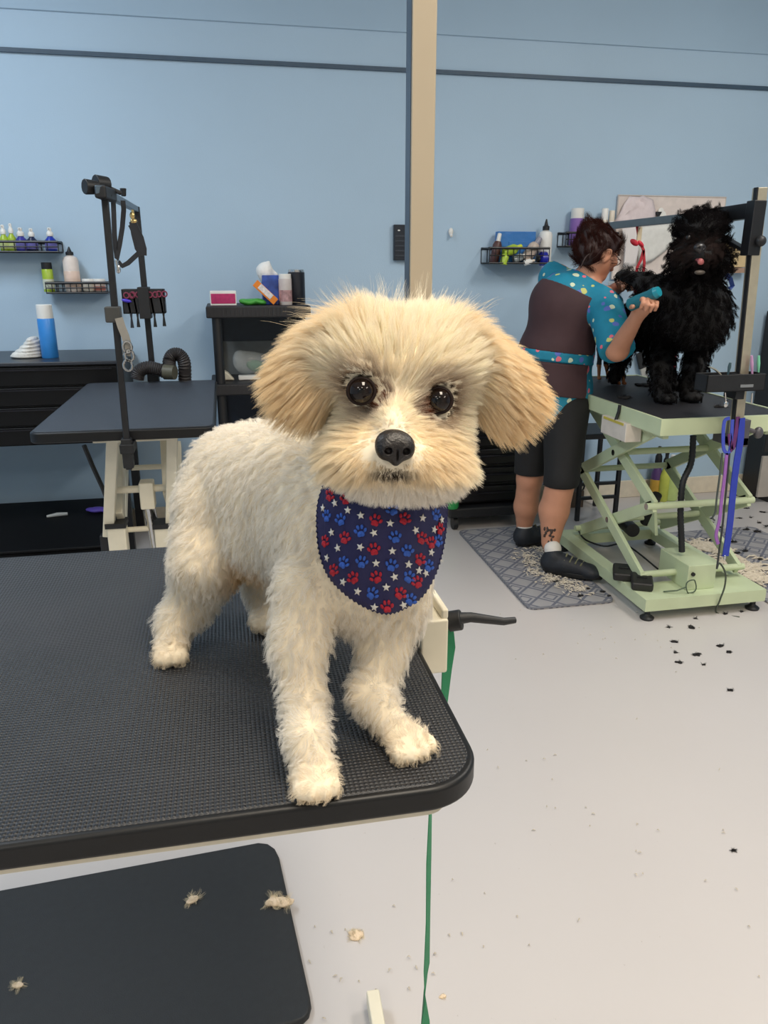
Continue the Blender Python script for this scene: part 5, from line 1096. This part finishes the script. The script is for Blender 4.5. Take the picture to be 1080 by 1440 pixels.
mcar = [elp(at(985, 370, HY-.10), (.020, .035, .015), k=-.006)]
bk, KV, KF = blob('body', BB+BH+mcar, .011, mat('black_coat', (17, 16, 17), .8, bump=.002, bscale=60), bd)
BKM = fur_mat('black_fur', None, spec=.20, trans=.1)
kn_ = np.array(at(985, 352, HY-.11)); khc = np.array(at(985, 342, HY+.01))
def kgroom(P, n):
    hh = (np.linalg.norm(P-khc, axis=1) < .15)[:, None]; down = np.array([0, 0, -1.])
    return np.where(hh, nrm(P-kn_)+down*.35, down+n*.2)
def klen(P):
    d = np.linalg.norm(P-kn_, axis=1); h = np.linalg.norm(P-khc, axis=1) < .14; return np.where(h, .042, .030)*np.clip(d/.06, .2, 1)*np.where(P[:, 2] < GZ+.05, .5, 1)
def ktint(P, gi):
    w = np.clip(1.5-np.linalg.norm((P-np.array(at(984, 352, HY-.06)))/np.array([.055, .08, .035]), axis=1), 0, 1)[:, None]
    return np.array(lin((25, 23, 24)))*(1-w)+np.array(lin((62, 52, 50)))*w
fur('fur', KV, KF, 42000, klen, kgroom, BKM, bd, .00045, 9, lift=.7, clump=.7, per=26, wave=.20, freq=11., jit=.3, tint=ktint, floorz=GZ+.003, weight=lambda P: (np.linalg.norm(P-kn_, axis=1) > .03)*(1+1.5*(np.linalg.norm(P-khc, axis=1) < .15)))
nq = at(984, 348, HY-.108); blob('nose', [elp(nq, (.021, .014, .015), k=.006), elp(nq+Vector((0, 0, -.008)), (.010, .011, .012), k=.006), elp(nq+Vector((-.009, -.012, -.002)), (.004, .006, .004), k=-.002), elp(nq+Vector((.009, -.012, -.002)), (.004, .006, .004), k=-.002)], .002, mat('black_nose', (38, 36, 38), .35), bd)
tq = at(984, 367, HY-.082); blob('tongue', [cap(tq+Vector((0, .02, .008)), tq+Vector((0, -.006, 0)), .010, .009, .006), elp(tq+Vector((0, -.008, -.005)), (.012, .006, .008), k=.006)], .002, mat('tongue_pink', (176, 98, 98), .4), bd)
p = MB(); q = at(984, 383, HY-.085); p.ell(q, (.020, .012, .008)); p.build('lower_lip', mat('lip_grey', (82, 74, 66), .5), bd)
for px in (968, 1000):
    q = at(px, 334, HY-.080); p = MB(); p.ell(q, .008, n=14, k=10); p.build('eye', mat('dark_eye_big', (14, 10, 9), .3), bd)
cq = [at(a, b, Y) for a, b, Y in ((1020, 385, 2.62), (1027, 392, 2.64), (1030, 402, 2.66), (1026, 406, 2.66))]
p = MB(); p.tube(cq, .004, 8, flat=(.016, .004, (1, 0, 0))); p.build('blue_collar_end', mat('blue_collar', (36, 72, 152), .5), bd)

# ------------------------------------------------------------ the small brown dog
sd = thing('dog', 'tiny black and tan dog standing behind the groomer elbow on the lift table', 'dog', (1.76, 3.42, GZ))
s1, s2, s3, s4 = on(869, 541, GZ+.002), on(877, 541, GZ+.002), on(842, 534, GZ+.002), on(855, 533, GZ+.002)
sc = at(872, 492, s1.y+.02); sr = at(848, 488, s3.y+.02)
SB = [cap(sc, sr, .036, .032, .02), elp(sc+Vector((0, -.005, -.005)), (.036, .034, .042), k=.02), cap(sc+Vector((.004, -.01, .03)), at(877, 470, s1.y), .024, .022, .015), elp(at(878, 466, s1.y-.02), (.027, .034, .026), k=.012), elp(at(882, 472, s1.y-.05), (.012, .026, .012), k=.01)]
for s_, top in ((s1, sc+Vector((-.016, 0, -.02))), (s2, sc+Vector((.016, 0, -.02))), (s3, sr+Vector((-.012, 0, -.01))), (s4, sr+Vector((.016, .01, -.01)))):
    SB += [cap(top, (Vector(s_)*.5+Vector(top)*.5)+Vector((0, .006, 0)), .016, .010, .012), cap((Vector(s_)*.5+Vector(top)*.5)+Vector((0, .006, 0)), V3(s_, 0, 0, .009), .010, .007, .01), elp(V3(s_, 0, -.006, .008), (.009, .014, .008), k=.006)]
SB += [cap(at(874, 458, s1.y-.01), at(870, 449, s1.y), .010, .003, .004), cap(at(884, 458, s1.y-.01), at(889, 450, s1.y), .010, .003, .004)]
TAN = mat('black_and_tan', (150, 92, 52), .75); t = NT(TAN); X = t.xyz()
bs, SV, SF = blob('body', SB, .004, TAN, sd)
zt_ = MB(); 
t.nt.links.new(t.mix(t.ma('GREATER_THAN', X[2], .075), lin((158, 100, 60)), lin((34, 26, 24))), t.b.inputs['Base Color'])
fur('coat', SV, SF, 6000, lambda P: np.full(len(P), .006), lambda P, n: np.array([0, 0, -1.])+n*.1, fur_mat('tan_hair', None, spec=.15), sd, .0003, 4, lift=.3, clump=.2, tint=lambda P, gi: np.where(((P[:, 2] > GZ+.075) | (RS.rand(len(P)) > .9))[:, None], np.array(lin((40, 30, 28))), np.array(lin((162, 104, 62)))), floorz=GZ+.002)
blob('red_vest', [elp(sc+Vector((0, .004, -.008)), (.039, .030, .030), k=.01)], .004, mat('maroon_vest', (96, 40, 34), .7), sd)

# ------------------------------------------------------------ the groomer
pn = thing('person', 'person in teal floral scrubs and brown apron bending over the dogs, with hair tied up', 'person', (1.45, 3.18, 0))
SKN = mat('skin', (196, 140, 112), .5, var=.04, scale=25)
A1 = on(776, 806, .009); A2 = on(736, 768, .009)      # heels / ankles on the mat
an1 = at(774, 762, 3.06); an2 = at(737, 742, 3.38)
cf1 = at(779, 718, 3.08); cf2 = at(740, 712, 3.36); kn1 = at(790, 672, 3.06); kn2 = at(745, 672, 3.32)
hip1 = at(796, 575, 3.14); hip2 = at(757, 575, 3.28); pel = at(778, 548, 3.22)
waist = at(783, 497, 3.22); chst = at(798, 432, 3.20); nb = at(822, 398, 3.19); hdc = at(840, 356, 3.17)
sh1 = at(848, 425, 3.08); sh2 = at(782, 392, 3.34)
el1 = at(868, 492, 2.86); wr1 = at(897, 443, 2.68); hn1 = at(908, 428, 2.62)
el2 = at(842, 424, 3.42); wr2 = at(872, 402, 3.10); hn2 = at(880, 394, 3.02)
LEG = [cap(hip1, kn1, .092, .062, .03), cap(kn1, cf1, .064, .066, .02), cap(cf1, an1, .066, .040, .02), cap(hip2, kn2, .092, .062, .03), cap(kn2, cf2, .058, .058, .02), cap(cf2, an2, .058, .037, .02)]
T1 = Vector((A1.x+.13, A1.y-.10, .03)); T2 = Vector((A2.x+.13, A2.y+.02, .03))
FEET = [cap(an1, V3(A1, 0, .0, .06), .038, .027, .01), cap(V3(A1, 0, 0, .05), T1, .024, .020, .01), cap(an2, V3(A2, 0, 0, .06), .034, .027, .01), cap(V3(A2, 0, 0, .05), T2, .024, .020, .01)]
TOR = [elp(pel, (.152, .13, .12), k=.05), cap(pel, waist, .14, .135, .05), elp(waist, (.150, .115, .09), k=.05), elp(chst, (.145, .115, .12), (0, .35, 0), k=.05), cap(waist, chst, .125, .13, .05), cap(sh2, sh1, .062, .062, .04), cap(chst, nb, .09, .055, .04)]
fx = Vector((.80, .22, -.46)).normalized()           # where the face looks
rtv = fx.cross(Vector((0, 0, 1))).normalized(); upv = rtv.cross(fx)
hp = lambda a, b, c: hdc+fx*a+upv*b+rtv*c           # forward, up, to her right (towards the camera)
HEAD = [cap(nb, hdc+Vector((0, 0, -.03)), .050, .055, .02), elp(hdc, (.078, .072, .092), k=.02), cap(hp(.03, -.03, 0), hp(.062, -.062, 0), .052, .030, .02), elp(hp(.05, .01, 0), (.045, .05, .05), k=.02),
        cap(hp(.082, .012, 0), hp(.104, -.016, 0), .009, .012, .008), elp(hp(.075, -.004, .034), (.018, .018, .014), k=.012), elp(hp(.075, -.004, -.034), (.018, .018, .014), k=.012),
        cap(hp(.086, -.040, -.014), hp(.086, -.040, .014), .007, .007, .006), cap(hp(.084, -.048, -.012), hp(.084, -.048, .012), .007, .007, .006), elp(hp(.072, -.070, 0), (.02, .02, .016), k=.012),
        elp(hp(.068, .014, .030), (.012, .012, .008), k=-.004), elp(hp(.068, .014, -.030), (.012, .012, .008), k=-.004)]
EARP = []
for s_ in (1, -1):
    c_ = hp(-.004, -.012, .070*s_); EARP += [elp(c_, (.020, .010, .030), (0, .5, 0), .006), elp(c_+rtv*(s_*.008), (.009, .006, .015), (0, .5, 0), -.004), elp(c_+upv*-.026, (.009, .007, .010), k=.005)]
ARM = [cap(sh1, el1, .055, .044, .03), cap(el1, wr1, .042, .025, .02), cap(sh2, el2, .054, .044, .03), cap(el2, wr2, .040, .025, .02)]
def hand(wr, hn, side, palm_n):
    """palm, four fingers of unequal length curling round a handle, and a thumb from the side of the palm"""
    d = (hn-wr).normalized(); n = (palm_n-d*palm_n.dot(d)).normalized(); s_ = d.cross(n)*side; out = [cap(wr, wr+d*.03, .024, .026, .012)]
    pc = wr+d*.055; 
    for k in (-1.5, -.5, .5, 1.5): out.append(cap(wr+d*.02+s_*(k*.011), wr+d*.088+s_*(k*.0175), .013, .011, .010))
    for k, L in ((-1.5, .9), (-.5, 1.05), (.5, 1.), (1.5, .78)):
        a = wr+d*.088+s_*(k*.0175); b = a+(d*.030+n*.012)*L; c = b+(d*.008+n*.026)*L; e = c+(n*.010-d*.020)*L
        out += [cap(a, b, .0095, .0085, .003), cap(b, c, .0085, .0075, .003), cap(c, e, .0075, .0062, .003)]
    a = wr+d*.03-s_*.024; b = a-s_*.022+d*.026+n*.012; c = b+d*.026+n*.016
    out += [cap(a, b, .012, .010, .008), cap(b, c, .010, .008, .003)]; return out
H1 = hand(wr1, hn1, 1, Vector((-.1, .5, -1))); H2 = hand(wr2, hn2, -1, Vector((.3, .3, -1)))
blob('body', LEG+FEET+TOR+HEAD+EARP+ARM+H1+H2, .0065, SKN, pn)
SCR = mat('teal_scrub_cloth', (20, 128, 158), .7, bump=.0015, bscale=24); t = NT(SCR)
tc = t.n('ShaderNodeTexCoord'); vo = t.n('ShaderNodeTexVoronoi'); vo.inputs['Scale'].default_value = 26; nz_ = t.n('ShaderNodeTexNoise'); nz_.inputs['Scale'].default_value = 40
t.nt.links.new(tc.outputs['Object'], vo.inputs['Vector']); t.nt.links.new(tc.outputs['Object'], nz_.inputs['Vector'])
sepc = t.n('ShaderNodeSeparateColor'); t.nt.links.new(vo.outputs['Color'], sepc.inputs[0])
rmp = t.n('ShaderNodeValToRGB'); rmp.color_ramp.interpolation = 'CONSTANT'
els = rmp.color_ramp.elements; els[0].position = 0; els[0].color = lin((226, 110, 128))+(1,); els[1].position = .28; els[1].color = lin((206, 218, 190))+(1,)
for pos, c in ((.55, (196, 200, 120)), (.75, (90, 110, 190))): e = els.new(pos); e.color = lin(c)+(1,)
t.nt.links.new(sepc.outputs[0], rmp.inputs['Fac'])
d_ = t.ma('ADD', vo.outputs['Distance'], t.ma('MULTIPLY', t.ma('SUBTRACT', nz_.outputs['Fac'], .5), .35)); thr = t.ma('ADD', .17, t.ma('MULTIPLY', sepc.outputs[1], .22))
m_ = t.ma('MULTIPLY', t.ma('LESS_THAN', d_, thr), t.ma('GREATER_THAN', sepc.outputs[2], .15)); old = t.b.inputs['Base Color'].links[0].from_socket
t.nt.links.new(t.mix(m_, old, rmp.outputs['Color']), t.b.inputs['Base Color'])
def planes(*pl):
    """cut a field by planes (point, outward normal)"""
    def f(G, X, Y, Z):
        for p_, n_ in pl: n_ = Vector(n_).normalized(); G = np.maximum(G, (X-p_[0])*n_.x+(Y-p_[1])*n_.y+(Z-p_[2])*n_.z)
        return G
    return f
hem = at(790, 596, 3.1)
dn1 = (el1-sh1).normalized(); dn2 = (el2-sh2).normalized()
TOPP = TOR+[cap(pel, pel+Vector((0, 0, -.06)), .145, .15, .05)]+[cap(sh1, el1, .064, .062, .03), cap(sh2, el2, .062, .056, .03)]
def topcut(G, X, Y, Z):
    G = np.maximum(G, -(Z-hem.z)); nd = (nb-chst).normalized(); q = nb+nd*.02
    G = np.maximum(G, (X-q.x)*nd.x+(Y-q.y)*nd.y+(Z-q.z)*nd.z)
    for s_, e_ in ((sh1, el1), (sh2, el2)):
        d = (e_-s_).normalized(); c = e_+d*.005; r = np.sqrt((X-c.x)**2+(Y-c.y)**2+(Z-c.z)**2); G = np.where(r < .11, np.maximum(G, (X-c.x)*d.x+(Y-c.y)*d.y+(Z-c.z)*d.z), G)
    return G
blob('scrub_top', TOPP, .008, SCR, pn, grow=.010, post=topcut)
APR = mat('brown_apron_cloth', (66, 44, 48), .8, var=.1, scale=10, bump=.003, bscale=14)
# apron back panels follow the torso on the camera side
def poly_cut(pts, Ycut, Y0):
    W_ = [at(a, b, Y0) for a, b in pts]; c = sum(W_, Vector())/len(W_)
    def f(G, X, Y, Z):
        for i in range(len(W_)):
            a, b = W_[i], W_[(i+1) % len(W_)]; n = Vector((b.z-a.z, 0, -(b.x-a.x))).normalized()
            if (c-a).dot(n) > 0: n = -n
            G = np.maximum(G, (X-a.x)*n.x+(Z-a.z)*n.z)
        return np.maximum(G, Y-Ycut)
    return f
TT = [p_ for p_ in TOPP[:-2]]
blob('apron_back', TT, .006, APR, pn, grow=.019, post=poly_cut([(766, 384), (849, 432), (840, 494), (834, 500), (725, 492), (726, 470)], 3.30, 3.09))
blob('apron_skirt', TT, .006, APR, pn, grow=.019, post=poly_cut([(738, 507), (826, 513), (820, 560), (738, 552)], 3.30, 3.09))
blob('apron_tie', TT, .005, SCR, pn, grow=.021, post=poly_cut([(732, 490), (836, 500), (838, 515), (734, 503)], 3.32, 3.09))
PNT = mat('black_trousers', (22, 22, 24), .8, var=.1, bump=.002, bscale=16)
PL = [elp(pel, (.160, .125, .12), k=.05), cap(hip1, kn1, .100, .072, .03), cap(hip2, kn2, .098, .070, .03), cap(kn1, cf1, .068, .066, .02), cap(kn2, cf2, .066, .064, .02)]
zk = at(782, 684, 3.06).z; 
blob('trousers', PL, .008, PNT, pn, grow=.004, post=planes(((0, 0, zk), (0, .12, -1)), ((0, 0, waist.z), (0, 0, 1))) if False else (lambda G, X, Y, Z: np.maximum(np.maximum(G, zk-.02*(Y-3.06)-Z+.0), Z-waist.z+.04)))
SHO = mat('black_shoe', (30, 34, 42), .6, var=.15, bump=.001, bscale=80); SOLE = mat('shoe_sole', (20, 20, 22), .6); LACE = mat('olive_lace', (118, 118, 92), .7)
for A_, T_2, lab in ((A1, T1, None), (A2, T2, None)):
    d = Vector((T_2.x-A_.x, T_2.y-A_.y, 0)).normalized(); s_ = Vector((-d.y, d.x, 0)); h0 = V3(A_, 0, 0, 0)-d*.045; ln = .27
    P_ = lambda f, w, z: h0+d*(ln*f)+s_*w+Vector((0, 0, z+.006))
    prs = [cap(P_(.17, 0, .045), P_(.17, 0, .075), .044, .040, .02), cap(P_(.12, 0, .045), P_(.35, 0, .045), .040, .042, .02), cap(P_(.35, 0, .042), P_(.75, 0, .032), .040, .036, .02), elp(P_(.82, 0, .028), (.042, .042, .026), (0, 0, math.atan2(d.y, d.x)), .02), cap(P_(.12, 0, .05), P_(.18, 0, .078), .034, .034, .02), cap(P_(.35, 0, .06), P_(.6, 0, .052), .030, .024, .02)]
    so, _, _ = blob('shoe', prs, .005, SHO, pn, post=lambda G, X, Y, Z: np.maximum(G, .012-Z))
    ol = []; 
    for k in range(24):
        a = 2*PI*k/24; f = .5+.5*math.cos(a); ol.append(h0+d*(ln*f)+s_*(.040*math.sin(a)*(1+.12*math.cos(a)))+Vector((0, 0, .0095)))
    p = MB(); p.prism(ol, (0, 0, .020)); p.build('sole', SOLE, so, bevel=.004)
    p = MB()
    for k in range(4): f = .38+.09*k; p.tube([P_(f, -.032, .078-.04*(f-.3)), P_(f+.02, 0, .106-.095*(f-.3)), P_(f, .032, .078-.04*(f-.3))], .004, 6)
    p.build('laces', LACE, so)
    a_ = an1 if A_ is A1 else an2
    blob('sock', [cap(P_(.17, 0, .072), Vector(P_(.17, 0, .10)).lerp(a_, .25), .034, .0385, .01)], .005, mat('sock_white', (226, 222, 216), .8), pn)
# tattoo on the near calf: a small dark leafy mark
p = MB(); rs = random.Random(9); V = []; 
for k in range(16):
    a, b = 770+rs.uniform(-6, 6), 752+rs.uniform(-12, 12)
    q = at(a, b, 3.06); ax = an1.lerp(cf1, (q.z-an1.z)/(cf1.z-an1.z)); rr = .040+(.066-.040)*(q.z-an1.z)/(cf1.z-an1.z); dx = q.x-ax.x; q = Vector((q.x, ax.y-math.sqrt(max(rr*rr-dx*dx, 1e-5))-.0005, q.z)); p.ell(q, (.008*rs.uniform(.6, 1.2), .003, .008*rs.uniform(.6, 1.3)), n=7, k=5)
p.build('tattoo', mat('tattoo_ink', (72, 60, 56), .7), pn)
# hair
HAIR = mat('dark_brown_hair', (52, 34, 32), .55, var=.3, scale=40, bump=.003, bscale=90)
HP = [elp(hp(-.022, .022, 0), (.086, .080, .088), k=.02), elp(hp(-.05, -.022, 0), (.055, .066, .060), k=.02), elp(hp(.022, .058, 0), (.062, .066, .040), k=.02), elp(hp(-.080, .052, .0), (.044, .044, .038), k=.015), elp(hp(-.055, .075, .0), (.034, .034, .024), k=.012),
      elp(hp(.075, -.012, 0), (.055, .075, .062), k=-.01), elp(hp(.0, -.020, .075), (.026, .024, .036), k=-.008), elp(hp(.0, -.020, -.075), (.026, .024, .036), k=-.008)]
ho, HV, HF = blob('hair', HP, .005, HAIR, pn)
bunc = np.array(hp(-.075, .06, 0))
fur('hair_strands', HV, HF, 9000, lambda P: np.full(len(P), .045), lambda P, n: nrm(bunc-P)+RS.randn(*P.shape)*.15, fur_mat('brown_hair', lin((66, 40, 36)), spec=.25), pn, .00035, 7, lift=.12, clump=.6, per=30, wave=.08, freq=6., jit=.2)
p = MB(); q = hp(-.03, -.05, .06); p.tube([hp(-.07, -.03, .05), hp(-.085, -.07, .05), hp(-.08, -.12, .045)], [.004, .003, .001], 6); p.build('loose_lock', HAIR, pn)
# glasses, eyes, brows
p = MB()
for s_ in (1, -1): p.tube([hp(.094, .010, .032*s_)+upv*(.014*math.sin(a))+rtv*(.019*math.cos(a)) for a in np.linspace(0, 6.28, 16)[:-1]], .0018, 6, closed=True); p.tube([hp(.092, .014, .05*s_), hp(.04, .010, .072*s_), hp(-.004, .004, .078*s_)], .0018, 6)
p.tube([hp(.094, .012, .013), hp(.097, .014, 0), hp(.094, .012, -.013)], .0018, 6); p.build('glasses', mat('glasses_brown', (70, 44, 40), .3), pn)
for s_ in (1, -1):
    p = MB(); p.ell(hp(.070, .012, .030*s_), .011, n=14, k=10); e_ = p.build('eye', mat('eye_white', (216, 208, 200), .3), pn); p = MB(); p.ell(hp(.078, .009, .030*s_), (.005, .005, .005)); p.build('iris', mat('iris_brown', (50, 30, 22), .2), e_)
    p = MB(); p.tube([hp(.082, .034, .016*s_), hp(.084, .038, .032*s_), hp(.074, .034, .048*s_)], [.003, .0035, .002], 6); p.build('eyebrow', HAIR, pn)
# teal dryer brush in her hand
tA, tB = at(884, 430, 2.66), at(926, 410, 2.56); d = (tB-tA)
tb = thing('pet_clipper', 'teal grooming clipper held in the groomer hand against the black dog', 'clipper', tA)
p = MB(); p.tube([tA, tA+d*.06, tA+d*.35, tA+d*.72, tA+d*.9], [.016, .024, .023, .020, .022], 14); p.build('handle', mat('teal_tool', (20, 104, 120), .35), tb)
p = MB(); p.tube([tA+d*.88, tA+d*1.02], [.021, .018], 14); p.build('head', mat('teal_head', (36, 140, 160), .3), tb)
# ------------------------------------------------------------ picture settings
w = bpy.data.worlds.new('world'); S.world = w; w.use_nodes = True
w.node_tree.nodes['Background'].inputs['Color'].default_value = (.9, .95, 1, 1); w.node_tree.nodes['Background'].inputs['Strength'].default_value = .3
S.view_settings.view_transform = 'Standard'; S.view_settings.look = 'None'; S.view_settings.exposure = 0.; S.view_settings.gamma = 1; S.view_settings.use_curve_mapping = False
S.cycles.max_bounces = 8; S.cycles.diffuse_bounces = 4; S.cycles.glossy_bounces = 3; S.cycles.transparent_max_bounces = 12; S.cycles.use_denoising = True
S.cycles_curves.shape = 'RIBBONS'
